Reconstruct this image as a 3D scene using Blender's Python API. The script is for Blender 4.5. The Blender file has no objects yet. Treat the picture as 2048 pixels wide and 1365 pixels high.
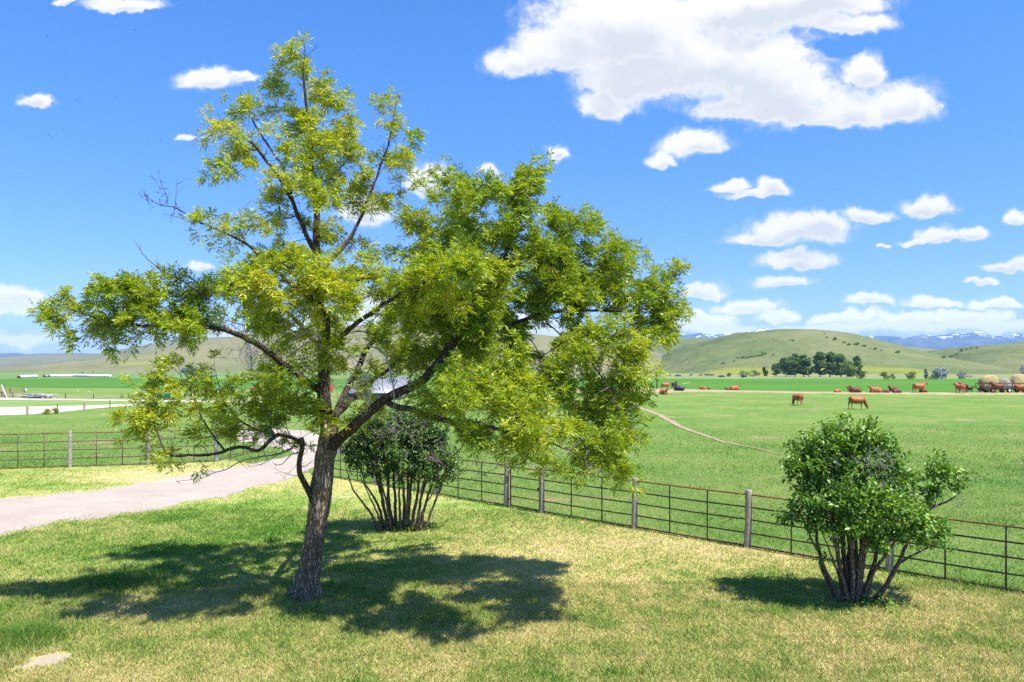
import bpy, bmesh, math, random
import numpy as np
from mathutils import Vector, Matrix

# ----------------------------------------------------------------- camera, world, sun, exposure
SC = bpy.context.scene
COL = SC.collection
H, F, CX, HZ = 5.2, 1500.0, 1024.0, 720.0      # eye height, focal length and horizon of the 2048 px photograph

cam_d = bpy.data.cameras.new('camera')
cam = bpy.data.objects.new('camera', cam_d)
COL.objects.link(cam)
cam.location = (0, 0, H)
cam.rotation_euler = (math.radians(90), 0, 0)
cam_d.sensor_width = 36.0
cam_d.lens = F / 2048 * 36.0
cam_d.shift_y = (HZ - 682.5) / 2048
cam_d.clip_start = 0.1
cam_d.clip_end = 40000
SC.camera = cam

SUN_DIR = Vector((0.42, -0.30, 1.0)).normalized()
SUN_EL = math.asin(SUN_DIR.z)
SUN_AZ = math.atan2(SUN_DIR.x, SUN_DIR.y)
sun_d = bpy.data.lights.new('sun', 'SUN')
sun_d.energy = 4.6
sun_d.angle = math.radians(0.53)
sun_d.color = (1.0, 0.95, 0.87)
sun = bpy.data.objects.new('sun', sun_d)
COL.objects.link(sun)
sun.rotation_euler = SUN_DIR.to_track_quat('Z', 'Y').to_euler()

SC.view_settings.view_transform = 'Standard'
SC.view_settings.look = 'None'
SC.view_settings.exposure = 1.12
SC.view_settings.gamma = 1.0
SC.view_settings.use_curve_mapping = False
SC.cycles.max_bounces = 8
SC.cycles.diffuse_bounces = 3
SC.cycles.transmission_bounces = 4
SC.cycles.transparent_max_bounces = 6
SC.cycles.volume_bounces = 0
SC.cycles.sample_clamp_indirect = 3.0
SC.cycles.use_denoising = False
SC.cycles.denoiser = 'OPENIMAGEDENOISE'


class NT:
    """short-hand for building node trees"""
    def __init__(self, tree):
        self.t = tree
        tree.nodes.clear()

    def n(self, typ, **kw):
        nd = self.t.nodes.new(typ)
        for k, v in kw.items():
            setattr(nd, k, v)
        return nd

    def put(self, sock, v):
        if hasattr(v, 'is_output'):
            self.t.links.new(v, sock)
        elif v is not None:
            if sock.type == 'RGBA' and len(v) == 3:
                v = (*v, 1)
            sock.default_value = v

    def math(self, op, a, b=None, c=None, clamp=False):
        nd = self.n('ShaderNodeMath', operation=op, use_clamp=clamp)
        for s, v in zip(nd.inputs, (a, b, c)):
            if v is not None:
                self.put(s, v)
        return nd.outputs[0]

    def vec(self, op, a, b=None, out=0):
        nd = self.n('ShaderNodeVectorMath', operation=op)
        self.put(nd.inputs[0], a)
        if b is not None:
            self.put(nd.inputs[3] if op == 'SCALE' else nd.inputs[1], b)
        return nd.outputs[out]

    def mix(self, f, a, b, typ='MIX'):
        nd = self.n('ShaderNodeMix', data_type='RGBA', blend_type=typ)
        self.put(nd.inputs[0], f)
        self.put(nd.inputs[6], a)
        self.put(nd.inputs[7], b)
        return nd.outputs[2]

    def noise(self, vec, scale, detail=3, rough=0.55, out=0, dist=0.0):
        nd = self.n('ShaderNodeTexNoise')
        if vec is not None:
            self.put(nd.inputs['Vector'], vec)
        nd.inputs['Scale'].default_value = scale
        nd.inputs['Detail'].default_value = detail
        nd.inputs['Roughness'].default_value = rough
        nd.inputs['Distortion'].default_value = dist
        return nd.outputs[out]

    def ss(self, v, lo, hi, a=0.0, b=1.0):
        nd = self.n('ShaderNodeMapRange', interpolation_type='SMOOTHSTEP')
        self.put(nd.inputs[0], v)
        for k, x in zip((1, 2, 3, 4), (lo, hi, a, b)):
            nd.inputs[k].default_value = x
        return nd.outputs[0]

    def ramp(self, f, stops):
        nd = self.n('ShaderNodeValToRGB')
        cr = nd.color_ramp
        while len(cr.elements) < len(stops):
            cr.elements.new(0.5)
        for e, (p, c) in zip(cr.elements, stops):
            e.position = p
            e.color = (*c, 1)
        self.put(nd.inputs[0], f)
        return nd.outputs[0]

    def attr(self, name, out='Fac'):
        return self.n('ShaderNodeAttribute', attribute_name=name).outputs[out]


# world: physical sky with fair-weather cumulus, all as directions (the clouds sit at infinity)
CLOUDS = [  # centre and radii in degrees-like tangent units, written as photo pixels / F
    (1130, 100, 130, 70), (1050, 128, 85, 40), (1250, 50, 220, 110), (1280, 150, 170, 70), (1450, 120, 240, 95),
    (1560, 185, 170, 75), (1500, 20, 270, 60), (1700, 45, 110, 34), (1640, 0, 170, 45), (1800, 205, 95, 62),
    (1710, 215, 120, 45), (1640, 225, 130, 40), (1730, 140, 55, 55), (1210, 200, 75, 42), (1480, 215, 120, 40),
    (1390, 285, 85, 36), (1320, 312, 28, 22), (1110, 300, 26, 25), (1465, 376, 46, 20), (1548, 382, 46, 26), (1500, 394, 60, 14),
    (1590, 460, 130, 46), (1525, 480, 80, 24), (1735, 424, 62, 20), (1650, 445, 80, 34), (1860, 408, 68, 30),
    (1880, 470, 70, 30), (1950, 466, 36, 20), (1820, 482, 40, 11), (1762, 488, 18, 8), (1595, 524, 92, 27),
    (1570, 566, 68, 17), (2032, 432, 28, 20), (2006, 528, 52, 16), (2060, 520, 50, 26), (1970, 562, 38, 11),
    (1405, 580, 62, 20), (1490, 608, 95, 20), (1400, 632, 90, 26), (1560, 628, 60, 18), (1740, 606, 62, 18),
    (1690, 634, 90, 18), (1870, 606, 72, 16), (1995, 606, 62, 18), (1940, 634, 120, 22), (1820, 636, 90, 20),
    (420, 158, 70, 32), (482, 156, 36, 17), (68, 197, 42, 20), (365, 274, 22, 10), (250, 4, 100, 20), (130, 0, 34, 8),
    (36, 590, 70, 26), (0, 610, 95, 26), (215, 560, 26, 12), (290, 556, 56, 15), (400, 530, 34, 12),
    (855, 352, 52, 46), (972, 348, 30, 16), (735, 420, 60, 50), (1150, 592, 80, 32), (1000, 640, 160, 28),
    (720, 640, 170, 30), (800, 600, 90, 30), (-150, 480, 120, 40), (2250, 300, 120, 60), (2300, 560, 150, 40),
]
THIN = [(1700, 655, 420, 20), (1450, 652, 160, 18), (30, 676, 130, 22), (1950, 655, 200, 20), (1000, 660, 300, 24), (500, 668, 250, 20)]

world = bpy.data.worlds.new('World')
SC.world = world
world.use_nodes = True
W = NT(world.node_tree)
sky = W.n('ShaderNodeTexSky', sky_type='NISHITA')
sky.sun_disc = False
sky.sun_elevation = SUN_EL
sky.sun_rotation = SUN_AZ
sky.altitude = 900
sky.air_density = 1.0
sky.dust_density = 0.6
sky.ozone_density = 2.2
hs = W.n('ShaderNodeHueSaturation')
hs.inputs['Saturation'].default_value = 1.20
hs.inputs['Value'].default_value = 1.10
W.put(hs.inputs['Color'], sky.outputs[0])
sky_col = W.mix(1.0, hs.outputs[0], (0.60, 0.86, 1.13), 'MULTIPLY')
tc = W.n('ShaderNodeTexCoord').outputs['Generated']
sp = W.n('ShaderNodeSeparateXYZ')
W.put(sp.inputs[0], tc)
yy = W.math('MAXIMUM', sp.outputs[1], 0.02)
el_t = W.ss(sp.outputs[2], 0.05, 0.42)
tint = W.mix(el_t, (0.86, 0.72, 0.88), (1.04, 1.0, 1.0))
sky_col = W.mix(1.0, sky_col, tint, 'MULTIPLY')
cb = W.n('ShaderNodeCombineXYZ')
W.put(cb.inputs[0], W.math('DIVIDE', sp.outputs[0], yy))
W.put(cb.inputs[1], W.math('DIVIDE', sp.outputs[2], yy))
uv = cb.outputs[0]
warp = W.vec('SUBTRACT', W.noise(uv, 9.0, 4, 0.6, 1), (0.5, 0.5, 0.5))
warp2 = W.vec('SUBTRACT', W.noise(uv, 34.0, 3, 0.6, 1), (0.5, 0.5, 0.5))
uvw = W.vec('ADD', W.vec('ADD', uv, W.vec('SCALE', warp, 0.05)), W.vec('SCALE', warp2, 0.016))


def cloud_field(lst, flat=0.0, base=False):
    """soft union of ellipses; flat > 0 flattens their undersides; base also returns the field of the undersides"""
    out = low_ = None
    for (px, py, rx, ry) in lst:
        small = rx < 135 and flat > 0
        d = W.vec('SUBTRACT', uvw, ((px - CX) / F, (HZ - py - (0.18 * ry if small else 0)) / F, 0))
        d = W.vec('MULTIPLY', d, (F / rx, F / ry, 0))
        if base:
            e = W.math('SUBTRACT', 1.0, W.vec('LENGTH', W.vec('ADD', d, (0, 0.55, 0)), out=1))
            low_ = e if low_ is None else W.math('SMOOTH_MAX', low_, e, 0.2)
        if small:
            d = W.vec('ADD', d, W.vec('MULTIPLY', W.vec('MINIMUM', d, (0, 0, 0)), (0, flat, 0)))
        v = W.math('SUBTRACT', 1.0, W.vec('LENGTH', d, out=1))
        out = v if out is None else W.math('SMOOTH_MAX', out, v, 0.12)
    return (out, low_) if base else out


fld, under = cloud_field(CLOUDS, 0.55, True)
gap = cloud_field([(1668, 98, 58, 20)])
fld = W.math('SUBTRACT', fld, W.math('MULTIPLY', W.math('MAXIMUM', gap, 0.0), 0.85))
fine = W.noise(uvw, 46.0, 6, 0.62)
lump = W.noise(uvw, 17.0, 4, 0.55)
fld2 = W.math('ADD', fld, W.math('MULTIPLY', W.math('SUBTRACT', fine, 0.5), 0.80))
fld2 = W.math('ADD', fld2, W.math('MULTIPLY', W.math('SUBTRACT', lump, 0.5), 0.35))
dens = W.math('MAXIMUM', W.ss(fld2, -0.02, 0.44), W.math('MULTIPLY', W.ss(fld2, -0.12, 0.2), 0.22))
thin = cloud_field(THIN)
str_v = W.vec('MULTIPLY', uvw, (1.0, 4.5, 1.0))
streak = W.noise(str_v, 16.0, 5, 0.6)
thin_d = W.math('MULTIPLY', W.ss(W.math('ADD', thin, W.math('MULTIPLY', W.math('SUBTRACT', streak, 0.5), 1.6)), -0.05, 0.7), 0.85)
dens = W.math('MAXIMUM', dens, thin_d)
front = W.ss(sp.outputs[1], 0.05, 0.15)
dens = W.math('MULTIPLY', dens, front)
body = W.noise(W.vec('ADD', uvw, (0.012, -0.02, 0)), 13.0, 5, 0.55)
shade = W.math('MULTIPLY', W.ss(W.math('ADD', under, W.math('MULTIPLY', W.math('SUBTRACT', body, 0.5), 1.3)), 0.15, 0.75), W.ss(fld2, 0.15, 0.6))
cl_col = W.mix(shade, (5.0, 5.0, 4.95), (3.65, 3.85, 4.2))
low = W.ss(sp.outputs[2], 0.0, 0.12)
cl_col = W.mix(low, W.mix(0.7, cl_col, (8.0, 8.0, 7.8)), cl_col)
bg = W.n('ShaderNodeBackground')
W.put(bg.inputs[0], W.mix(dens, sky_col, cl_col))
bg.inputs[1].default_value = 0.097
wo = W.n('ShaderNodeOutputWorld')
W.t.links.new(bg.outputs[0], wo.inputs[0])

# ----------------------------------------------------------------- helpers
rng = np.random.default_rng(7)
R = random.Random(11)


def vnoise(x, y, seed=0):
    xi, yi = np.floor(x).astype(np.int64), np.floor(y).astype(np.int64)
    fx, fy = x - xi, y - yi
    fx, fy = fx * fx * (3 - 2 * fx), fy * fy * (3 - 2 * fy)

    def h(a, b):
        n = (a * 374761393 + b * 668265263 + seed * 974634777) & 0x7fffffff
        n = ((n ^ (n >> 13)) * 1274126177) & 0x7fffffff
        return ((n ^ (n >> 16)) & 0xffff) / 65535.0
    a = h(xi, yi) * (1 - fx) + h(xi + 1, yi) * fx
    b = h(xi, yi + 1) * (1 - fx) + h(xi + 1, yi + 1) * fx
    return a * (1 - fy) + b * fy


def fbm(x, y, sc, octv=4, seed=0):
    x, y = np.asarray(x, float) * sc, np.asarray(y, float) * sc
    s, a, t = 0.0, 1.0, 0.0
    for o in range(octv):
        s = s + a * vnoise(x + o * 17.3, y - o * 9.1, seed + o)
        t += a
        a *= 0.5
        x, y = x * 2.03, y * 2.03
    return s / t


_py = np.array([-200, 0, 45, 80, 125, 150, 400, 700, 1500, 14000], float)
_pz = np.array([0, 0, 0, -0.2, -0.3, -0.85, -4.67, -8.0, -16, -20], float)
_gy = np.concatenate([np.arange(-200, 700, 2.0), np.geomspace(700, 14000, 200)])
_gz = np.interp(_gy, _py, _pz)
_k = np.hanning(15); _k /= _k.sum()
_gs = np.convolve(np.pad(_gz[:450], 7, mode='edge'), _k, 'valid'); _gs[-8:] = _gz[442:450]
_gz[:450] = _gs


def hgt(x, y):
    x, y = np.asarray(x, float), np.asarray(y, float)
    z = np.interp(y, _gy, _gz)
    amp = np.clip((y - 45) / 60, 0, 1) * 0.25
    return z + amp * (fbm(x, y, 0.03, 2, 5) - 0.5)


def ground(px, py, lift=0.0):
    """point of the terrain that the photo shows at this pixel"""
    sx, sz = (px - CX) / F, (HZ - py) / F
    ys = np.concatenate([np.arange(8, 200, 0.25), np.geomspace(200, 9000, 1500)])
    d = H + sz * ys - hgt(sx * ys, ys)
    k = int(np.argmax(d <= 0)) if (d <= 0).any() else len(ys) - 1
    if k > 0 and d[k] <= 0:
        t = d[k - 1] / (d[k - 1] - d[k])
        y = ys[k - 1] + t * (ys[k] - ys[k - 1])
    else:
        y = ys[k]
    return Vector((sx * y, y, float(hgt(sx * y, y)) + lift))


def at(px, py, y):
    return Vector(((px - CX) / F * y, y, H + (HZ - py) / F * y))


def link(o, parent=None):
    COL.objects.link(o)
    if parent is not None:
        o.parent = parent
    return o


def tag(o, label=None, cat=None, group=None, kind=None):
    for k, v in (('label', label), ('category', cat), ('group', group), ('kind', kind)):
        if v:
            o[k] = v
    return o


def empty(name, loc, label, cat, group=None, rz=0.0):
    o = bpy.data.objects.new(name, None)
    o.empty_display_size = 0.3
    o.location = loc
    o.rotation_euler = (0, 0, rz)
    COL.objects.link(o)
    return tag(o, label, cat, group)


def npmesh(name, V, faces, mats=(), attrs=None, smooth=False, parent=None, mi=None):
    """faces: list of integer arrays (n, 3) or (n, 4)"""
    me = bpy.data.meshes.new(name)
    V = np.asarray(V, np.float32)
    me.vertices.add(len(V))
    me.vertices.foreach_set('co', V.ravel())
    faces = [np.asarray(f, np.int32) for f in faces if len(f)]
    loops = np.concatenate([f.ravel() for f in faces])
    tot = np.concatenate([np.full(len(f), f.shape[1], np.int32) for f in faces])
    st = np.concatenate([[0], np.cumsum(tot)[:-1]]).astype(np.int32)
    me.loops.add(len(loops))
    me.loops.foreach_set('vertex_index', loops)
    me.polygons.add(len(tot))
    me.polygons.foreach_set('loop_start', st)
    me.polygons.foreach_set('loop_total', tot)
    if smooth:
        me.polygons.foreach_set('use_smooth', np.ones(len(tot), bool))
    if mi is not None:
        me.polygons.foreach_set('material_index', np.asarray(mi, np.int32))
    for m in (mats if isinstance(mats, (list, tuple)) else [mats]):
        me.materials.append(m)
    for k, v in (attrs or {}).items():
        a = me.attributes.new(k, 'FLOAT', 'POINT')
        a.data.foreach_set('value', np.asarray(v, np.float32))
    me.update()
    me.validate()
    o = bpy.data.objects.new(name, me)
    return link(o, parent)


def tube_np(P, r, k=6, cap=True, sy=1.0):
    P = np.asarray(P, float)
    r = np.broadcast_to(np.asarray(r, float), (len(P),))
    T = np.gradient(P, axis=0)
    T /= np.linalg.norm(T, axis=1, keepdims=True) + 1e-9
    ref = np.array([0, 0, 1.0]) if abs(T[0][2]) < 0.9 else np.array([0, 1.0, 0])
    N = np.cross(T[0], ref); N /= np.linalg.norm(N)
    V = []
    a = np.arange(k) / k * 2 * math.pi
    for i in range(len(P)):
        N = N - T[i] * np.dot(N, T[i]); N /= np.linalg.norm(N) + 1e-9
        B = np.cross(T[i], N)
        V.append(P[i] + r[i] * (np.cos(a)[:, None] * N + sy * np.sin(a)[:, None] * B))
    V = np.concatenate(V)
    i = np.arange(len(P) - 1)[:, None] * k
    j = np.arange(k)[None, :]
    q = np.stack([i + j, i + (j + 1) % k, i + k + (j + 1) % k, i + k + j], -1).reshape(-1, 4)
    t = []
    if cap:
        V = np.concatenate([V, P[:1], P[-1:]])
        b = len(P) * k
        t = [[b, (m + 1) % k, m] for m in range(k)] + [[b + 1, b - k + m, b - k + (m + 1) % k] for m in range(k)]
    return V, q, np.array(t, int).reshape(-1, 3)


class MB:
    """collects boxes, tubes and loose polygons into ONE mesh object"""
    def __init__(s):
        s.V, s.Q, s.T, s.n = [], [], [], 0

    def add(s, V, q=(), t=()):
        s.V.append(np.asarray(V, float))
        if len(q): s.Q.append(np.asarray(q, int) + s.n)
        if len(t): s.T.append(np.asarray(t, int) + s.n)
        s.n += len(V)
        return s

    def box(s, c, d, rz=0.0, rx=0.0, ry=0.0):
        M = Matrix.Rotation(rz, 3, 'Z') @ Matrix.Rotation(ry, 3, 'Y') @ Matrix.Rotation(rx, 3, 'X')
        v = [Vector(c) + M @ Vector((x * d[0] / 2, y * d[1] / 2, z * d[2] / 2)) for x in (-1, 1) for y in (-1, 1) for z in (-1, 1)]
        return s.add([tuple(p) for p in v], [[0, 1, 3, 2], [4, 6, 7, 5], [0, 4, 5, 1], [2, 3, 7, 6], [0, 2, 6, 4], [1, 5, 7, 3]])

    def tube(s, P, r, k=8, sy=1.0):
        return s.add(*tube_np([tuple(p) for p in P], r, k, True, sy))

    def poly(s, pts):
        if len(pts) == 4:
            return s.add([tuple(p) for p in pts], [[0, 1, 2, 3]])
        return s.add([tuple(p) for p in pts], (), [[0, 1, 2]])

    def build(s, name, mat, parent=None, smooth=False):
        return npmesh(name, np.concatenate(s.V), [np.concatenate(s.Q) if s.Q else np.zeros((0, 4), int),
                                                  np.concatenate(s.T) if s.T else np.zeros((0, 3), int)], [mat], None, smooth, parent)


def fuse(objs):
    """one mesh object out of several that belong to the same part"""
    V, T, Q, mt, mq, n, mats = [], [], [], [], [], 0, []
    for o in objs:
        me = o.data
        co = np.empty(len(me.vertices) * 3, np.float32); me.vertices.foreach_get('co', co)
        for m in me.materials:
            if m not in mats: mats.append(m)
        k = mats.index(me.materials[0])
        for p in me.polygons:
            v = [a + n for a in p.vertices]
            (Q if len(v) == 4 else T).append(v)
            (mq if len(v) == 4 else mt).append(k)
        V.append(co.reshape(-1, 3)); n += len(me.vertices)
    par, inv, name = objs[0].parent, objs[0].matrix_parent_inverse.copy(), objs[0].name
    for o in objs:
        bpy.data.objects.remove(o)
    r = npmesh(name, np.concatenate(V), [np.array(Q, int).reshape(-1, 4), np.array(T, int).reshape(-1, 3)], mats, None, True, par, mq + mt)
    r.matrix_parent_inverse = inv
    return r


def catmull(P, step):
    P = np.asarray(P, float)
    Q = np.vstack([2 * P[0] - P[1], P, 2 * P[-1] - P[-2]])
    out = []
    for i in range(1, len(Q) - 2):
        p0, p1, p2, p3 = Q[i - 1], Q[i], Q[i + 1], Q[i + 2]
        n = max(2, int(np.linalg.norm((p2 - p1)[:3]) / step))
        for t in np.arange(n) / n:
            out.append(0.5 * (2 * p1 + (p2 - p0) * t + (2 * p0 - 5 * p1 + 4 * p2 - p3) * t * t + (3 * p1 - p0 - 3 * p2 + p3) * t ** 3))
    out.append(P[-1])
    return np.array(out)


# ----------------------------------------------------------------- materials
def newmat(name):
    m = bpy.data.materials.new(name)
    m.use_nodes = True
    return m, NT(m.node_tree)


def finish(n, col, rough=0.8, spec=0.3, bump=None, bstr=0.3, bdist=0.02, metal=0.0, trans=0.0, tcol=None):
    p = n.n('ShaderNodeBsdfPrincipled')
    n.put(p.inputs['Base Color'], col)
    n.put(p.inputs['Roughness'], rough)
    p.inputs['Specular IOR Level'].default_value = spec
    p.inputs['Metallic'].default_value = metal
    if bump is not None:
        b = n.n('ShaderNodeBump')
        b.inputs['Strength'].default_value = bstr
        b.inputs['Distance'].default_value = bdist
        n.put(b.inputs['Height'], bump)
        n.t.links.new(b.outputs[0], p.inputs['Normal'])
    sh = p.outputs[0]
    if trans > 0:
        tr = n.n('ShaderNodeBsdfTranslucent')
        n.put(tr.inputs[0], tcol if tcol is not None else col)
        mx = n.n('ShaderNodeMixShader')
        mx.inputs[0].default_value = trans
        n.t.links.new(sh, mx.inputs[1])
        n.t.links.new(tr.outputs[0], mx.inputs[2])
        sh = mx.outputs[0]
    o = n.n('ShaderNodeOutputMaterial')
    n.t.links.new(sh, o.inputs[0])


def pos(n):
    return n.n('ShaderNodeNewGeometry').outputs['Position']


def objc(n):
    return n.n('ShaderNodeTexCoord').outputs['Object']


def simple(name, c1, c2, scale=6.0, rough=0.8, spec=0.3, bstr=0.2, world=False, stretch=(1, 1, 1), metal=0.0, detail=4):
    m, n = newmat(name)
    v = n.vec('MULTIPLY', pos(n) if world else objc(n), stretch)
    f = n.ss(n.noise(v, scale, detail, 0.6), 0.3, 0.7)
    finish(n, n.mix(f, c1, c2), rough, spec, n.noise(v, scale * 3, 3), bstr, 0.02, metal)
    return m


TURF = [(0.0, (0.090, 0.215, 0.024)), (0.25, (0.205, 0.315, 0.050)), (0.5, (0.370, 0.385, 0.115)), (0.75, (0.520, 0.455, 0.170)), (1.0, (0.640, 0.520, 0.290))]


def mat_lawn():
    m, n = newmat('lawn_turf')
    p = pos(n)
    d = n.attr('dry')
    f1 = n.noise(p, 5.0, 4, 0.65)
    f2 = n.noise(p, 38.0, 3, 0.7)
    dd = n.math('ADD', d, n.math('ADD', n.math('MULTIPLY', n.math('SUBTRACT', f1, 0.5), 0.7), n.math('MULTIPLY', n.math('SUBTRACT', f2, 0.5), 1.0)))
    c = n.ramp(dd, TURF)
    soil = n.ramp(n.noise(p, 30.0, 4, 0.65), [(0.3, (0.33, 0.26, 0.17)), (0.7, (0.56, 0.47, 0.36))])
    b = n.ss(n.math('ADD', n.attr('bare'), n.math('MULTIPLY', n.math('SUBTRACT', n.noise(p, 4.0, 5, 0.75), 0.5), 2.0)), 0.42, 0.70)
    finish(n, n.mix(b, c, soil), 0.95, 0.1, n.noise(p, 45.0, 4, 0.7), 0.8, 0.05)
    return m


def mat_blade():
    m, n = newmat('grass_blade')
    c = n.ramp(n.attr('dry'), TURF)
    finish(n, c, 0.6, 0.25, trans=0.4)
    return m


def mat_pasture():
    m, n = newmat('pasture')
    p = pos(n)
    a = n.noise(p, 0.11, 5, 0.62)
    b = n.noise(p, 0.9, 5, 0.7)
    g = n.noise(n.vec('MULTIPLY', p, (1, 1, 1)), 7.0, 4, 0.75)
    f = n.math('ADD', n.math('MULTIPLY', a, 0.9), n.math('ADD', n.math('MULTIPLY', b, 0.55), n.math('MULTIPLY', g, 0.55)))
    c = n.ramp(n.math('SUBTRACT', f, 0.5), [(0.12, (0.070, 0.155, 0.028)), (0.40, (0.120, 0.220, 0.042)), (0.62, (0.180, 0.258, 0.058)), (0.86, (0.360, 0.325, 0.140))])
    spot = n.noise(n.vec('MULTIPLY', p, (0.5, 1.0, 1.0)), 0.28, 5, 0.72)
    c = n.mix(n.ss(spot, 0.575, 0.66, 0, 0.85), c, (0.36, 0.255, 0.145))
    clump = n.noise(p, 2.2, 4, 0.7)
    c = n.mix(n.ss(clump, 0.56, 0.66, 0, 0.55), c, (0.075, 0.125, 0.035))
    c = n.mix(n.ss(n.noise(n.vec('ADD', p, (31, 7, 0)), 0.8, 4, 0.7), 0.62, 0.70, 0, 0.7), c, (0.30, 0.24, 0.12))
    finish(n, c, 0.95, 0.1, n.noise(p, 12.0, 4, 0.75), 0.9, 0.12)
    return m


def mat_field(name, lo, hi, spot=None, thr=0.62, sc=0.05, stretch=(1, 1, 1)):
    m, n = newmat(name)
    p = n.vec('MULTIPLY', pos(n), stretch)
    f = n.math('ADD', n.math('MULTIPLY', n.noise(p, sc, 5, 0.65), 0.6), n.math('MULTIPLY', n.noise(p, sc * 9, 4, 0.7), 0.4))
    c = n.mix(n.ss(f, 0.32, 0.68), lo, hi)
    if spot:
        c = n.mix(n.ss(n.noise(p, sc * 2.3, 5, 0.75), thr, thr + 0.1), c, spot)
    finish(n, c, 0.95, 0.1, n.noise(p, sc * 30, 3), 0.5, 0.2)
    return m


def mat_gravel(name, c1, c2, c3):
    m, n = newmat(name)
    p = pos(n)
    v = n.n('ShaderNodeTexVoronoi')
    v.inputs['Scale'].default_value = 26.0
    n.put(v.inputs['Vector'], p)
    f = n.ss(n.noise(p, 0.45, 5, 0.65), 0.35, 0.68)
    c = n.mix(f, c1, c2)
    c = n.mix(n.math('MULTIPLY', n.ss(n.noise(p, 60.0, 3, 0.75), 0.4, 0.7), 0.45), c, c3)
    c = n.mix(n.math('MULTIPLY', n.ss(n.noise(n.vec('MULTIPLY', p, (0.2, 0.9, 1)), 1.6, 4, 0.7), 0.5, 0.75), 0.35), c, c3)
    finish(n, c, 0.95, 0.15, n.math('ADD', v.outputs['Distance'], n.noise(p, 90, 2)), 0.6, 0.03)
    return m


def mat_hill(name, a, b, c, patch=None, sc=0.006):
    m, n = newmat(name)
    p = pos(n)
    w = n.vec('ADD', p, n.vec('SCALE', n.vec('SUBTRACT', n.noise(p, 0.01, 3, 0.5, 1), (0.5, 0.5, 0.5)), 60.0))
    f = n.noise(w, sc, 6, 0.62)
    col = n.ramp(f, [(0.30, a), (0.5, b), (0.70, c)])
    st = n.noise(n.vec('MULTIPLY', p, (0.6, 0.6, 3.0)), 0.06, 5, 0.7)
    col = n.mix(n.math('MULTIPLY', n.ss(st, 0.4, 0.7), 0.4), col, c)
    col = n.mix(n.math('MULTIPLY', n.ss(n.noise(p, 0.22, 4, 0.7), 0.55, 0.75), 0.35), col, a)
    if patch:
        sh = n.n('ShaderNodeSeparateXYZ'); n.put(sh.inputs[0], p)
        lowz = n.ss(sh.outputs[2], 22, -6)
        col = n.mix(n.math('MULTIPLY', n.math('MULTIPLY', n.ss(n.noise(n.vec('MULTIPLY', w, (0.4, 1, 2)), 0.008, 4, 0.6), 0.55, 0.64), lowz), 0.55), col, patch)
    finish(n, col, 0.95, 0.05, n.noise(w, 0.03, 5, 0.65), 0.9, 9.0)
    return m


def mat_mountain():
    m, n = newmat('mountain_rock')
    p = pos(n)
    sh = n.n('ShaderNodeSeparateXYZ'); n.put(sh.inputs[0], p)
    f = n.noise(p, 0.0035, 6, 0.7)
    rock = n.mix(n.ss(f, 0.35, 0.65), (0.045, 0.075, 0.085), (0.10, 0.12, 0.13))
    s = n.math('ADD', n.ss(sh.outputs[2], 110, 350), n.math('MULTIPLY', n.math('SUBTRACT', n.noise(n.vec('MULTIPLY', p, (1, 1, 0.6)), 0.008, 6, 0.72), 0.5), 2.4))
    finish(n, n.mix(n.ss(s, 0.93, 1.12), rock, (0.85, 0.87, 0.9)), 0.9, 0.1, f, 0.6, 60)
    return m


def mat_bark(name, dark, light, lichen=None, amt=0.6, sc=1.0, moss=None):
    m, n = newmat(name)
    o = objc(n)
    v = n.vec('MULTIPLY', o, (14 * sc, 14 * sc, 2.6 * sc))
    r1 = n.noise(v, 1.6, 6, 0.62, dist=0.6)
    ridge = n.math('ABSOLUTE', n.math('SUBTRACT', r1, 0.5))
    f = n.ss(ridge, 0.0, 0.13)
    f2 = n.math('MULTIPLY', f, n.ss(n.noise(o, 30 * sc, 4, 0.7), 0.2, 0.75, 0.45, 1.0))
    c = n.mix(f2, dark, light)
    if moss:
        c = n.mix(n.math('MULTIPLY', n.ss(n.noise(o, 5.0, 4, 0.7), 0.55, 0.7), 0.5), c, moss)
    if lichen:
        l = n.math('MULTIPLY', n.ss(n.noise(o, 1.5, 4, 0.6), 0.60, 0.70), n.ss(n.noise(o, 16, 4, 0.7), 0.36, 0.56))
        c = n.mix(n.math('MULTIPLY', l, amt), c, lichen)
    finish(n, c, 0.9, 0.15, n.math('ADD', f, n.math('MULTIPLY', n.noise(o, 60 * sc, 3), 0.4)), 0.9, 0.03)
    return m


def mat_leaf(name, green, mid, yellow, trans=0.38, rough=0.42, spec=0.4):
    m, n = newmat(name)
    t = n.attr('tint')
    c = n.ramp(t, [(0.0, green), (0.5, mid), (1.0, yellow)])
    hsv = n.n('ShaderNodeHueSaturation')
    n.put(hsv.inputs['Color'], c)
    n.put(hsv.inputs['Value'], n.math('ADD', 0.72, n.math('MULTIPLY', n.attr('vary'), 0.56)))
    col = hsv.outputs[0]
    h2 = n.n('ShaderNodeHueSaturation')
    n.put(h2.inputs['Color'], col)
    h2.inputs['Hue'].default_value = 0.49
    h2.inputs['Saturation'].default_value = 1.12
    h2.inputs['Value'].default_value = 1.35
    finish(n, col, rough, spec, trans=trans, tcol=h2.outputs[0])
    return m


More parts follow.
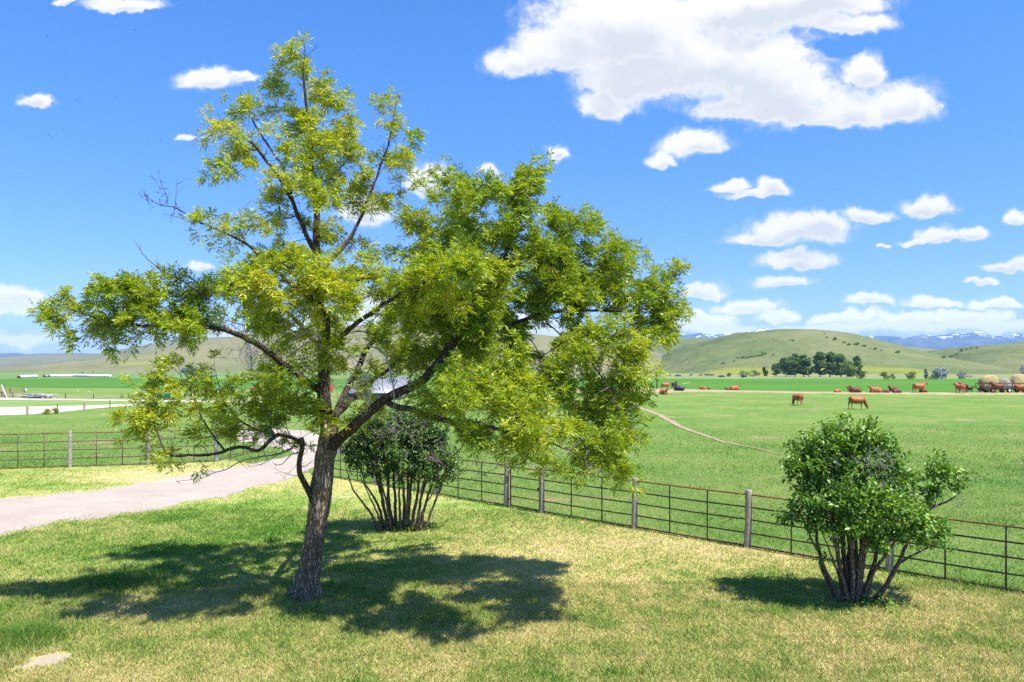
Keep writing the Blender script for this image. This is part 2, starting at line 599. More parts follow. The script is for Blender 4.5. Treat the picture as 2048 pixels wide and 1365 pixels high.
M = {}
M['lawn'] = mat_lawn()
M['blade'] = mat_blade()
M['pasture'] = mat_pasture()
M['drive'] = mat_gravel('driveway_gravel', (0.385, 0.325, 0.272), (0.44, 0.378, 0.315), (0.25, 0.20, 0.155))
M['road'] = mat_gravel('pale_gravel', (0.46, 0.38, 0.32), (0.52, 0.44, 0.37), (0.36, 0.29, 0.23))
M['dirt'] = mat_gravel('cow_path_dirt', (0.30, 0.225, 0.145), (0.40, 0.31, 0.20), (0.22, 0.20, 0.09))
M['straw'] = mat_field('straw_litter', (0.30, 0.20, 0.125), (0.44, 0.33, 0.22), (0.20, 0.24, 0.06), 0.52, 0.4)
M['crop'] = mat_field('deep_green_crop', (0.045, 0.140, 0.014), (0.085, 0.200, 0.024), (0.18, 0.24, 0.03), 0.64, 0.06, (0.3, 1, 1))
M['crop_left'] = mat_field('deep_green_crop_with_weeds', (0.042, 0.130, 0.014), (0.085, 0.190, 0.026), (0.36, 0.38, 0.02), 0.66, 0.05, (0.25, 1, 1))
M['meadow'] = mat_field('pale_meadow', (0.145, 0.185, 0.060), (0.235, 0.240, 0.110), (0.36, 0.32, 0.20), 0.64, 0.02, (0.3, 1, 1))
M['meadow_left'] = mat_field('far_green_meadow', (0.085, 0.170, 0.045), (0.165, 0.225, 0.075), (0.25, 0.27, 0.08), 0.62, 0.015, (0.2, 1, 1))
M['grazed'] = mat_field('grazed_strip', (0.13, 0.235, 0.060), (0.19, 0.285, 0.085), (0.34, 0.33, 0.14), 0.66, 0.2, (0.3, 1, 1))
M['rape'] = mat_field('yellow_flowering_field', (0.40, 0.42, 0.02), (0.56, 0.52, 0.02), (0.15, 0.24, 0.03), 0.6, 0.02, (0.2, 1, 1))
M['hill_green'] = mat_hill('hill_grass', (0.070, 0.100, 0.030), (0.115, 0.145, 0.050), (0.180, 0.180, 0.080), (0.25, 0.27, 0.02))
M['hill_tan'] = mat_hill('hill_dry_grass', (0.110, 0.135, 0.050), (0.160, 0.168, 0.072), (0.220, 0.190, 0.115), (0.28, 0.28, 0.04))
M['hill_grey'] = mat_hill('hill_grey_sage', (0.100, 0.125, 0.062), (0.140, 0.152, 0.088), (0.190, 0.180, 0.125))
M['mountain'] = mat_mountain()
M['bark'] = mat_bark('ash_bark', (0.095, 0.066, 0.045), (0.66, 0.52, 0.38), None, 0, 1.0, (0.16, 0.13, 0.04))
M['limb'] = mat_bark('limb_bark', (0.034, 0.026, 0.019), (0.29, 0.225, 0.170), (0.42, 0.17, 0.012), 0.7, 1.6)
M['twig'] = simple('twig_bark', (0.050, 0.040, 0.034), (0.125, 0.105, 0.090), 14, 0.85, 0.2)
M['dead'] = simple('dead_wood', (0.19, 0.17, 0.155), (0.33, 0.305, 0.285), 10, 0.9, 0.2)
M['stem'] = mat_bark('lilac_bark', (0.085, 0.062, 0.045), (0.52, 0.41, 0.31), None, 0, 1.8)
M['leaf'] = mat_leaf('ash_leaf', (0.125, 0.235, 0.018), (0.320, 0.400, 0.032), (0.500, 0.480, 0.045))
M['lilac'] = mat_leaf('lilac_leaf', (0.060, 0.150, 0.018), (0.135, 0.270, 0.030), (0.250, 0.370, 0.042), 0.26, 0.38, 0.45)
M['lilac_dark'] = mat_leaf('old_lilac_leaf', (0.050, 0.115, 0.020), (0.095, 0.185, 0.030), (0.26, 0.24, 0.04), 0.18, 0.45, 0.4)
M['poplar'] = mat_leaf('poplar_leaf', (0.085, 0.150, 0.042), (0.145, 0.220, 0.060), (0.240, 0.300, 0.090), 0.25, 0.6, 0.2)
M['bushfar'] = mat_leaf('far_bush_leaf', (0.080, 0.130, 0.026), (0.135, 0.185, 0.034), (0.220, 0.245, 0.045), 0.15, 0.6, 0.2)
M['silver'] = mat_leaf('silver_bush_leaf', (0.24, 0.25, 0.22), (0.38, 0.38, 0.37), (0.52, 0.52, 0.52), 0.15, 0.6, 0.2)
M['weed'] = mat_leaf('weed_leaf', (0.07, 0.15, 0.015), (0.17, 0.25, 0.02), (0.30, 0.32, 0.03), 0.3, 0.6, 0.2)
M['post'] = mat_bark('weathered_post', (0.40, 0.34, 0.265), (0.66, 0.585, 0.475), None, 0, 1.4, (0.24, 0.22, 0.12))
M['post_pale'] = mat_bark('bleached_post', (0.30, 0.28, 0.26), (0.56, 0.54, 0.51), None, 0, 1.4)
M['pipe'] = simple('rusty_pipe', (0.040, 0.030, 0.026), (0.115, 0.070, 0.052), 5, 0.7, 0.35, 0.2, True)
M['pipe_red'] = simple('red_rust_pipe', (0.085, 0.030, 0.016), (0.22, 0.075, 0.035), 7, 0.75, 0.3, 0.2, True)
M['wood'] = simple('old_boards', (0.20, 0.165, 0.125), (0.40, 0.34, 0.27), 3, 0.9, 0.15, 0.3, True, (1, 1, 6))
M['rail_wood'] = simple('brown_corral_rail', (0.13, 0.085, 0.05), (0.34, 0.27, 0.17), 2, 0.9, 0.15, 0.3, True, (1, 1, 5))
M['grey_wood'] = simple('grey_lumber', (0.22, 0.215, 0.205), (0.46, 0.45, 0.43), 3, 0.9, 0.15, 0.3, True)
M['dark_junk'] = simple('dark_timber', (0.03, 0.028, 0.026), (0.12, 0.11, 0.10), 2.5, 0.9, 0.15, 0.3, True)
M['white'] = simple('white_plastic_wrap', (0.50, 0.48, 0.46), (0.72, 0.70, 0.68), 0.8, 0.6, 0.3, 0.3, True)
M['hay'] = simple('hay', (0.30, 0.225, 0.095), (0.52, 0.42, 0.20), 9, 0.95, 0.1, 0.9, False, (1, 1, 1))
M['hay_grey'] = simple('weathered_hay', (0.24, 0.23, 0.17), (0.40, 0.39, 0.30), 9, 0.95, 0.1, 0.9)
M['black'] = simple('black_rubber', (0.012, 0.012, 0.012), (0.03, 0.03, 0.03), 5, 0.8, 0.3)
M['steel'] = simple('dark_steel', (0.03, 0.027, 0.025), (0.075, 0.06, 0.05), 4, 0.6, 0.4)
M['rim'] = simple('pale_rim', (0.5, 0.5, 0.5), (0.7, 0.7, 0.7), 5, 0.5, 0.4)
M['roof_metal'] = simple('grey_roof_metal', (0.19, 0.19, 0.20), (0.27, 0.27, 0.285), 0.6, 0.45, 0.5, 0.1, True)
M['roof_dark'] = simple('dark_shingle', (0.055, 0.06, 0.075), (0.095, 0.10, 0.12), 1.5, 0.8, 0.3, 0.1, True)
M['siding'] = simple('pale_siding', (0.52, 0.50, 0.47), (0.66, 0.64, 0.61), 0.8, 0.8, 0.3, 0.1, True)
M['siding_grey'] = simple('weathered_siding', (0.17, 0.15, 0.13), (0.30, 0.27, 0.24), 1.2, 0.9, 0.2, 0.3, True, (1, 1, 0.3))
M['glass'] = simple('dark_glass', (0.02, 0.03, 0.04), (0.04, 0.05, 0.07), 1.0, 0.1, 0.6, 0.0)
M['blue'] = simple('blue_paint', (0.02, 0.16, 0.38), (0.04, 0.23, 0.48), 1.2, 0.4, 0.5, 0.05)
M['orange'] = simple('rust_orange_paint', (0.38, 0.12, 0.05), (0.52, 0.22, 0.11), 2.0, 0.7, 0.3, 0.1)
M['red'] = simple('red_paint', (0.38, 0.04, 0.03), (0.50, 0.07, 0.05), 2.0, 0.6, 0.3, 0.1)
M['green_paint'] = simple('green_paint', (0.02, 0.16, 0.07), (0.03, 0.22, 0.10), 2.0, 0.5, 0.4, 0.1)
M['cow_red'] = simple('red_cow_coat', (0.270, 0.080, 0.024), (0.400, 0.135, 0.042), 3.0, 0.6, 0.3, 0.1)
M['cow_dark'] = simple('dark_red_cow_coat', (0.090, 0.026, 0.013), (0.155, 0.048, 0.022), 3.0, 0.6, 0.3, 0.1)
M['cow_brown'] = simple('dark_brown_cow_coat', (0.022, 0.012, 0.009), (0.055, 0.026, 0.017), 3.0, 0.6, 0.3, 0.1)
M['cow_black'] = simple('black_cow_coat', (0.006, 0.006, 0.008), (0.016, 0.017, 0.021), 3.0, 0.5, 0.4, 0.1)
M['insect'] = simple('dark_insect', (0.01, 0.01, 0.01), (0.02, 0.02, 0.02), 30, 0.5, 0.4)


# ----------------------------------------------------------------- ground, lawn, driveway, fields
def structure(o):
    o['kind'] = 'structure'
    return o


def grid_faces(nr, nc):
    i = np.arange(nr - 1)[:, None] * nc
    j = np.arange(nc - 1)[None, :]
    return np.stack([i + j, i + j + 1, i + nc + j + 1, i + nc + j], -1).reshape(-1, 4)


ys = np.concatenate([np.arange(-40, 10, 5.0), np.arange(10, 170, 1.6), np.geomspace(170, 13500, 170)])
s = np.linspace(-1, 1, 221)
s = np.sign(s) * np.abs(s) ** 1.25
YY = np.repeat(ys[:, None], len(s), 1)
XX = s[None, :] * (np.abs(YY) * 1.15 + 70)
ZZ = hgt(XX, YY)
structure(npmesh('ground', np.stack([XX, YY, ZZ], -1).reshape(-1, 3), [grid_faces(len(ys), len(s))], [M['pasture']], None, True))

# yard fence line: posts three steps apart, running from far left to near right
P0 = Vector((-0.19, 26.5, 0))
P1 = Vector((1.03, 25.4, 0))
STEP = Vector((2.74, -2.34, 0))
FDIR = STEP.normalized()


def beyond_yard(x, y):
    """signed distance past the right fence line (positive: pasture side)"""
    nx, ny = -FDIR.y, FDIR.x
    return (x - P0.x) * nx + (y - P0.y) * ny


LEFT_BASE = [(-180, 944), (-18, 940), (140, 935), (296, 930), (433, 924), (511, 905)]
LEFT = [ground(*p) for p in LEFT_BASE]


def beyond_left(x, y):
    lx = np.array([p.x for p in LEFT] + [LEFT[-1].x + 2, 0.0])
    ly = np.array([p.y for p in LEFT] + [LEFT[-1].y + 2.0, 48.0])
    return y - np.interp(x, lx, ly)


def ell(x, y, px, py, rx, ry):
    g = ground(px, py)
    a, b = rx * g.y / F, ry * g.y ** 2 / (H * F)
    return np.exp(-(((x - g.x) / a) ** 2 + ((y - g.y) / b) ** 2))


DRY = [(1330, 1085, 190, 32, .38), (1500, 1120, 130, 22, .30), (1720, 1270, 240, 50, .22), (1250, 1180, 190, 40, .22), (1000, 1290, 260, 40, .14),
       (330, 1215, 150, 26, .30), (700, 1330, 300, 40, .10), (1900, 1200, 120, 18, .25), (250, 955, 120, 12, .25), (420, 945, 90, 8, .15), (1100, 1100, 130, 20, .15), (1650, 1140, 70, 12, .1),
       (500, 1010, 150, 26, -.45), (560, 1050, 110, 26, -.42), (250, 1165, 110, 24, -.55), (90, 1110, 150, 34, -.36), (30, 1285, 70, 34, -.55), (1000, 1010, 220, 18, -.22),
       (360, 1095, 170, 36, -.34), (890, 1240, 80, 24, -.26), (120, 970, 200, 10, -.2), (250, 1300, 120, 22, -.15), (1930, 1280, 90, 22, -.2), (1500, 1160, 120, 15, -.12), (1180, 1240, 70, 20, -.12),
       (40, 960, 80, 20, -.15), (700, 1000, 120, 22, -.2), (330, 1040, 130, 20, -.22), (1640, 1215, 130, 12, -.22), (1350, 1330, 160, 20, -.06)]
BARE = [(80, 1321, 26, 7, 1.0), (116, 1314, 30, 9, 1.0), (98, 1329, 18, 5, .8), (36, 1339, 24, 6, .8), (60, 1334, 14, 4, .7), (60, 1212, 60, 12, .45), (1700, 1212, 75, 14, .55), (805, 1066, 80, 10, .5), (400, 1050, 40, 6, .45), (480, 1046, 30, 5, .45),
        (430, 1190, 50, 8, .4), (300, 1235, 60, 7, .3), (910, 1005, 50, 4, .6), (690, 995, 40, 4, .6), (1255, 1345, 50, 8, .3), (1960, 1310, 80, 10, .3), (600, 1205, 50, 9, .25), (350, 1075, 40, 5, .4), (1010, 1163, 60, 4, .3)]


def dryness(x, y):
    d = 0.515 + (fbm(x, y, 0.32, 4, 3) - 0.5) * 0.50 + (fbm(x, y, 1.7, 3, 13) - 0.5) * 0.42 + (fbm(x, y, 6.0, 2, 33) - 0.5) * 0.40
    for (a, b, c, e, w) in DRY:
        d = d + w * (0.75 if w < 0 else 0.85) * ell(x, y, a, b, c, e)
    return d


def bareness(x, y):
    d = (fbm(x, y, 0.7, 4, 23) - 0.60) * 1.4
    for (a, b, c, e, w) in BARE:
        d = d + w * ell(x, y, a, b, c, e)
    return np.clip(d, 0, 1.2)


DRIVE_PX = [(-420, 1160), (-60, 1085), (0, 1072), (60, 1058), (120, 1044), (180, 1039), (240, 1030), (300, 1021), (350, 1010), (400, 1003), (430, 997), (480, 985), (520, 973), (560, 964), (590, 954),
            (622, 940), (650, 926), (676, 912), (684, 898), (668, 882), (640, 870), (610, 862), (560, 858), (490, 861), (462, 870), (478, 884), (530, 893), (572, 900),
            (590, 909), (560, 918), (520, 926), (480, 933), (430, 941), (385, 950), (340, 957), (290, 966), (250, 972), (200, 979), (150, 985), (80, 992), (0, 999), (-60, 1004), (-420, 1030)]
drive = np.array([[p.x, p.y] for p in (ground(*q) for q in DRIVE_PX)])
dp = np.vstack([drive, drive[:1]])
dense = []
for i in range(len(dp) - 1):
    n_ = max(2, int(np.linalg.norm(dp[i + 1] - dp[i]) / 0.12))
    for t in np.arange(n_) / n_:
        dense.append(dp[i] * (1 - t) + dp[i + 1] * t)
dense = np.array(dense)
wob = np.stack([fbm(dense[:, 0], dense[:, 1], 1.3, 4, 31) - 0.5, fbm(dense[:, 0], dense[:, 1], 1.3, 4, 47) - 0.5], -1)
wob2 = np.stack([fbm(dense[:, 0], dense[:, 1], 4.0, 3, 33) - 0.5, fbm(dense[:, 0], dense[:, 1], 4.0, 3, 49) - 0.5], -1)
dense = dense + wob * np.array([0.5, 1.0]) * 1.3 + wob2 * 0.45


def inside(poly, x, y):
    x, y = np.asarray(x), np.asarray(y)
    r = np.zeros(x.shape, bool)
    for i in range(len(poly)):
        x1, y1 = poly[i]
        x2, y2 = poly[i - 1]
        c = (y1 > y) != (y2 > y)
        r ^= c & (x < (x2 - x1) * (y - y1) / ((y2 - y1) if y2 != y1 else 1e-9) + x1)
    return r


from mathutils.kdtree import KDTree
edge_kd = KDTree(len(dense))
for i_, p_ in enumerate(dense):
    edge_kd.insert((p_[0], p_[1], 0), i_)
edge_kd.balance()


def drive_fringe(x, y):
    d = np.array([edge_kd.find((a, b, 0))[2] for a, b in zip(x, y)])
    return np.exp(-d / 0.40) * (0.25 + 0.75 * fbm(x, y, 1.4, 3, 71))


# lawn sheet
lx, ly = np.arange(-32, 27.01, 0.2), np.arange(4, 46.01, 0.2)
LX, LY = np.meshgrid(lx, ly)
fx, fy = LX.ravel(), LY.ravel()
q = grid_faces(len(ly), len(lx))
cx_, cy_ = fx[q].mean(1), fy[q].mean(1)
q = q[(beyond_yard(cx_, cy_) < 0.05 + 0.35 * (fbm(cx_, cy_, 1.5, 2, 77) - 0.5)) & (beyond_left(cx_, cy_) < 0.0)]
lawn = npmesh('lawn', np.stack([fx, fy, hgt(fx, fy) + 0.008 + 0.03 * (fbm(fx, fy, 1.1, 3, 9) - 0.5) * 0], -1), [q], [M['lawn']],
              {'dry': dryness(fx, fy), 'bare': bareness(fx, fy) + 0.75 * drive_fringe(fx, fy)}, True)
structure(lawn)

from mathutils.geometry import delaunay_2d_cdt
_r = delaunay_2d_cdt([Vector(p) for p in dense], [(i, (i + 1) % len(dense)) for i in range(len(dense))], [], 1, 1e-5)
_v = np.array([[p.x, p.y] for p in _r[0]])
structure(npmesh('driveway', np.column_stack([_v, hgt(_v[:, 0], _v[:, 1]) + 0.016]), [np.array(_r[2])], [M['drive']]))


def sheet(name, rows, mat, lift=0.05, cols=60, rowsn=6, wobble=0.0):
    """ground sheet between a far and a near edge; rows = [(px, y_far, y_near), ...]"""
    rows = np.array(rows, float)
    pxs = np.linspace(rows[0, 0], rows[-1, 0], cols)
    f_ = np.interp(pxs, rows[:, 0], rows[:, 1])
    n_ = np.interp(pxs, rows[:, 0], rows[:, 2])
    V = []
    for k in range(rowsn):
        t = k / (rowsn - 1)
        for c in range(cols):
            w = wobble * (R.random() - 0.5) if k in (0, rowsn - 1) else 0
            g = ground(pxs[c], f_[c] * (1 - t) + n_[c] * t + w)
            V.append((g.x, g.y, g.z + (lift if 0 < k < rowsn - 1 else -0.03)))
    return structure(npmesh(name, V, [grid_faces(rowsn, cols)[:, ::-1]], [mat], None, True))


# right-hand side of the valley
sheet('meadow', [(1000, 744.5, 758), (1400, 744.5, 758), (1700, 745, 759), (2300, 746, 759)], M['meadow'], 0.05, 60, 8)
sheet('crop_field', [(900, 757, 780), (1200, 757, 779), (1300, 757, 778), (1450, 757, 782), (1600, 757, 785), (1800, 757.5, 786), (2200, 758, 787)], M['crop'], 0.09, 80, 10, 0.6)
sheet('dirt_strip', [(1000, 779, 786), (1240, 777, 787), (1290, 777, 788), (1360, 778, 785.5), (1450, 780.5, 784.5), (1600, 783.5, 787.5), (1760, 785, 789), (1900, 785.5, 790), (2200, 786, 790)], M['straw'], 0.12, 110, 4, 1.6)
sheet('mowing_swath', [(1364, 768.2, 770.4), (1372, 766.2, 768.2), (1380, 764.8, 766.6)], M['straw'], 0.2, 12, 3)
# left-hand side of the valley
sheet('meadow_left', [(-300, 738, 757), (0, 739, 757), (300, 740, 757), (600, 742, 757), (1000, 744, 757)], M['meadow_left'], 0.05, 60, 8)
sheet('crop_field_left', [(-300, 758, 778), (0, 757.5, 777), (100, 757, 777), (230, 755, 778), (300, 757, 780), (500, 757, 780), (900, 757, 780)], M['crop_left'], 0.09, 80, 8, 0.6)
sheet('flowering_field', [(80, 744.6, 746.0), (110, 743.0, 745.0), (135, 741.2, 743.6), (160, 741.0, 743.0), (200, 741.0, 742.4), (300, 741.6, 742.6)], M['rape'], 0.12, 30, 3)
sheet('ditch_bank', [(-300, 785, 798), (0, 786, 797), (120, 788, 798), (300, 789, 799), (600, 790, 799)], M['meadow'], 0.09, 50, 4, 1.0)
sheet('gravel_road', [(-300, 796, 800), (0, 794.5, 801), (60, 797, 801), (150, 798.5, 801.5), (300, 799, 804), (400, 801, 805), (560, 803, 807)], M['road'], 0.12, 60, 3, 0.4)
sheet('grazed_strip', [(-300, 800.5, 815), (0, 801, 813), (150, 801.5, 811.5), (300, 803.5, 811), (380, 804, 812)], M['grazed'], 0.09, 50, 4, 0.4)
sheet('gravel_yard', [(-300, 815, 840), (0, 813, 832), (60, 812.5, 830), (120, 811.5, 825.5), (180, 811, 818.5), (235, 810.5, 813.5), (300, 809, 812)], M['road'], 0.13, 60, 5, 0.5)

# cow path across the pasture
path_px = [(1262, 792), (1258, 798), (1266, 808), (1285, 818), (1310, 827), (1330, 836), (1345, 846), (1360, 854), (1390, 866), (1420, 876), (1460, 888), (1510, 898), (1545, 906), (1570, 911)]
path_w = [0.7, 0.5, 0.45, 0.45, 0.48, 0.48, 0.42, 0.36, 0.3, 0.26, 0.22, 0.17, 0.10, 0.03]
pp = np.array([[*ground(*p)[:2], w] for p, w in zip(path_px, path_w)])
pc = catmull(pp, 0.8)
pc[:, 0] += (fbm(pc[:, 0], pc[:, 1], 0.5, 3, 61) - 0.5) * 0.5
tg = np.gradient(pc[:, :2], axis=0); tg /= np.linalg.norm(tg, axis=1, keepdims=True)
nn = np.stack([-tg[:, 1], tg[:, 0]], -1)
hw = 0.62 * pc[:, 2:3] * (0.75 + 0.6 * fbm(pc[:, 0], pc[:, 1], 0.9, 3, 62)[:, None])
A, B = pc[:, :2] + nn * hw, pc[:, :2] - nn * hw
V = np.stack([A, B], 1).reshape(-1, 2)
V = np.column_stack([V, hgt(V[:, 0], V[:, 1]) + 0.03])
structure(npmesh('cow_path', V, [grid_faces(len(pc), 2)], [M['dirt']], None, True))


# ----------------------------------------------------------------- hills and mountains
def hill(name, sil, d0, d1, d2, mat, rough=1.5, nsc=0.012, cols=140, rows=44, expo=1.0, seed=1):
    """a ridge with the silhouette sil at distance d1, its foot at d0 and its back at d2"""
    sil = np.array(sil, float)
    pxs = np.linspace(sil[0, 0], sil[-1, 0], cols)
    from_y = np.interp(pxs, sil[:, 0], sil[:, 1])
    k = np.hanning(9); k /= k.sum()
    from_y = np.convolve(np.pad(from_y, 4, mode='edge'), k, 'valid')
    sx = (pxs - CX) / F
    top = H + (HZ - from_y) / F * d1
    V = []
    for r_ in range(rows):
        t = r_ / (rows - 1)
        if t < 0.7:
            u = t / 0.7
            d = d0 + (d1 - d0) * u
            w = (u * u * (3 - 2 * u)) ** expo
        else:
            u = (t - 0.7) / 0.3
            d = d1 + (d2 - d1) * u
            w = 1 - u * u
        X = sx * (d1 * 0.75 + d * 0.25)
        base = hgt(X, np.full(cols, d)) - 1.5
        nz = (fbm(X, np.full(cols, d), nsc, 5, seed) - 0.5) * rough
        Z = base + (top - base) * w + nz * np.minimum(1, 4 * w) * (1 - 0.75 * (abs(t - 0.7) < 0.02))
        V.append(np.stack([X, np.full(cols, d), Z], -1))
    return structure(npmesh(name, np.concatenate(V), [grid_faces(rows, cols)], [mat], None, True))


HILL_ARGS = {
    'grassy_hill': ([(1270, 748), (1320, 728), (1345, 712), (1380, 695), (1440, 677), (1500, 664), (1560, 658), (1610, 659), (1660, 665), (1720, 681), (1780, 699), (1830, 714), (1870, 727), (1930, 742), (1960, 750)], 640, 1000, 1500),
}
hill('grassy_hill', *HILL_ARGS['grassy_hill'], M['hill_green'], 9.0, 0.012, 180, 60, 0.85, 3)
hill('rear_hill', [(1180, 720), (1240, 700), (1300, 684), (1340, 678), (1400, 677), (1470, 681), (1540, 700), (1600, 720)], 1250, 1700, 2300, M['hill_green'], 8, 0.01, 90, 40, 1.0, 9)
hill('saddle_hill', [(1600, 720), (1680, 690), (1730, 690), (1760, 692.5), (1830, 697), (1900, 700.5), (1960, 700), (2020, 698), (2100, 690), (2300, 700)], 1050, 1600, 2300, M['hill_tan'], 8, 0.01, 110, 40, 0.9, 13)
hill('east_hill', [(1780, 748), (1840, 732), (1880, 717), (1910, 706), (1950, 697), (1990, 690), (2048, 688), (2150, 676), (2300, 670), (2500, 700)], 620, 950, 1500, M['hill_green'], 4, 0.012, 130, 46, 0.9, 17)
hill('north_hill', [(90, 742), (150, 732), (250, 716), (330, 703), (420, 684), (520, 668), (650, 655), (800, 648), (950, 655), (1100, 672), (1200, 685), (1290, 700), (1340, 716), (1400, 735), (1450, 746)], 820, 1300, 1900, M['hill_tan'], 7, 0.01, 180, 50, 0.95, 21)
hill('grey_hill', [(100, 726), (170, 717), (210, 711), (270, 698), (330, 685), (380, 678), (450, 674), (560, 680), (700, 700), (800, 720)], 1500, 2100, 2900, M['hill_grey'], 9, 0.008, 100, 40, 0.9, 25)
hill('sage_hill', [(-400, 722), (-200, 716), (0, 718), (40, 716), (80, 711), (115, 708), (150, 708), (190, 710), (240, 714), (320, 724), (400, 736)], 1900, 2700, 3500, M['hill_grey'], 12, 0.008, 110, 40, 0.9, 29)


def mountains(name, sil, d0, d1, d2, seed):
    sil = np.array(sil, float)
    cols, rows = 260, 46
    pxs = np.linspace(sil[0, 0], sil[-1, 0], cols)
    yv = np.interp(pxs, sil[:, 0], sil[:, 1])
    sx = (pxs - CX) / F
    top = H + (HZ - yv) / F * d1
    V = []
    for r_ in range(rows):
        t = r_ / (rows - 1)
        if t < 0.75:
            u = t / 0.75; d = d0 + (d1 - d0) * u; w = u ** 1.15
        else:
            u = (t - 0.75) / 0.25; d = d1 + (d2 - d1) * u; w = 1 - u
        X = sx * (d1 * 0.8 + d * 0.2)
        rd = 1 - 2 * np.abs(fbm(X, np.full(cols, d), 0.0016, 5, seed) - 0.5)
        bump = (rd - 0.75) * 190 * np.sin(np.pi * min(1, w * 0.97)) * (top > 20)
        base = hgt(X, np.full(cols, d)) - 5
        V.append(np.stack([X, np.full(cols, d), base + (top - base) * w + bump], -1))
    return structure(npmesh(name, np.concatenate(V), [grid_faces(rows, cols)], [M['mountain']], None, False))


mountains('mountains', [(1250, 690), (1300, 676), (1340, 670), (1380, 668), (1398, 663.5), (1412, 666), (1430, 668), (1450, 662.5), (1468, 668), (1490, 665), (1512, 659.5), (1530, 657), (1548, 659), (1580, 664), (1620, 668), (1660, 672), (1700, 673), (1716, 671.5),
                        (1736, 671.5), (1752, 670), (1772, 671), (1788, 673), (1808, 677), (1822, 673), (1838, 669), (1856, 669), (1876, 669), (1894, 666), (1906, 664), (1922, 668), (1934, 665), (1948, 662), (1962, 664), (1974, 670), (1984, 676), (1994, 671), (2006, 673),
                        (2020, 672), (2030, 664), (2034, 662.5), (2044, 667), (2060, 667), (2080, 672), (2120, 668), (2200, 690)], 7800, 9200, 10600, 41)
mountains('far_ridge', [(-300, 715), (-150, 706), (-60, 704), (0, 707.5), (16, 706), (30, 707), (50, 711), (80, 711), (110, 709), (150, 708), (200, 709), (260, 712), (320, 716)], 8200, 9400, 10600, 53)


# ----------------------------------------------------------------- plant growing
def resample_limb(pts, y0, wob, seed, step=0.16, deep=1.0):
    """pts: (px, py, depth offset, radius) -> smooth xyz + radius"""
    P = np.array([[*at(a, b, y0 + c * deep), r] for (a, b, c, r) in pts])
    C = catmull(P, step)
    rg = np.random.default_rng(seed)
    n = len(C)
    w = np.cumsum(rg.normal(0, 1, (n, 3)), 0)
    w -= np.linspace(0, 1, n)[:, None] * w[-1] + (1 - np.linspace(0, 1, n)[:, None]) * w[0]
    C[:, :3] += w * wob * np.clip(np.arange(n) / 4, 0, 1)[:, None]
    return C


def grow(limbs, att, bf=0.35, step=0.14, sag=0.0, wob=0.02, rg=rng):
    """join attraction points to the limbs by a balanced nearest-neighbour tree; returns pos, parent, skeleton flag, tip node of each point"""
    pos_, par, rad, plen = [], [], [], []
    skel = []
    for L in limbs:
        start = None
        for k in range(len(L)):
            p = L[k, :3]
            if k == 0:
                if pos_:
                    d = np.linalg.norm(np.array(pos_) - p, axis=1)
                    start = int(np.argmin(d))
                    pa = start
                else:
                    pa = -1
            else:
                pa = len(pos_) - 1
            pos_.append(p); par.append(pa); rad.append(L[k, 3])
            plen.append(0.0 if pa < 0 else plen[pa] + float(np.linalg.norm(p - pos_[pa])))
    ns = len(pos_)
    N = len(att)
    P = np.array(pos_); PL = np.array(plen)
    best = np.full(N, 1e9); bi = np.zeros(N, int); bd = np.full(N, 1e9)
    for k in range(ns):
        d = np.linalg.norm(att - P[k], axis=1)
        c = d + bf * PL[k] + (0.25 if P[k][2] < 2.2 else 0)
        mk = c < best
        best[mk] = c[mk]; bi[mk] = k; bd[mk] = d[mk]
    left = np.ones(N, bool)
    tip = np.zeros(N, int)
    cost = bd.copy()
    for _ in range(N):
        c = np.where(left, bd, 1e9)
        i = int(np.argmin(c))
        left[i] = False
        a, b = np.array(pos_[bi[i]]), att[i]
        L = np.linalg.norm(b - a)
        n = max(1, int(L / step))
        pa = int(bi[i])
        new = []
        side = rg.normal(0, 1, 3) * wob * L
        for k in range(1, n + 1):
            t = k / n
            p = a + (b - a) * t + (side + np.array([0, 0, -sag * L])) * math.sin(math.pi * t)
            pos_.append(p); par.append(pa); rad.append(0.0); plen.append(plen[pa] + L / n)
            pa = len(pos_) - 1
            new.append(pa)
        tip[i] = pa
        for k in new:
            d = np.linalg.norm(att - pos_[k], axis=1)
            c2 = d + bf * plen[k]
            mk = (c2 < best) & left
            best[mk] = c2[mk]; bi[mk] = k; bd[mk] = d[mk]
    return np.array(pos_), np.array(par), np.array(rad), ns, tip


def radii(par, rad, ns, r0=0.0035, ex=2.3, cap=0.06):
    n = len(par)
    acc = np.zeros(n)
    kids = np.bincount(par[par >= 0], minlength=n)
    for i in range(n - 1, ns - 1, -1):
        if kids[i] == 0: acc[i] = r0 ** ex
        acc[par[i]] += acc[i] if par[i] >= ns else 0
    r = np.minimum(acc ** (1 / ex), cap)
    r[:ns] = rad[:ns]
    return r


def twig_mesh(name, pos_, par, r, ns, mat, parent, sides=5):
    """all grown (non-limb) shoots as one mesh"""
    n = len(par)
    main = np.full(n, -1)
    order = np.argsort(r[ns:]) + ns
    for i in order:
        if par[i] >= ns: main[par[i]] = i
    has = np.zeros(n, bool)
    has[main[main >= 0]] = True
    mb = MB()
    for i in range(ns, n):
        if has[i]: continue
        ch = [par[i], i]
        k = i
        while main[k] >= 0:
            k = main[k]; ch.append(k)
        rr = r[ch].copy(); rr[0] = min(r[ch[0]], rr[1] * 1.2)
        rr[-1] *= 0.6
        mb.add(*tube_np(pos_[ch], rr, sides if rr[0] > 0.008 else 3, False))
    return mb.build(name, mat, parent, True)


def denser(b):
    k = 1.85 if (b[0] > 850 and b[1] > 440) else (0.64 if b[1] < 500 and b[0] < 850 else 0.98)
    return (*b[:4], b[4] * k, 0.20 + 0.50 * b[5] + (0.12 if b[1] < 500 and b[0] < 850 else 0), b[6] * 1.3, b[7] * 0.95)


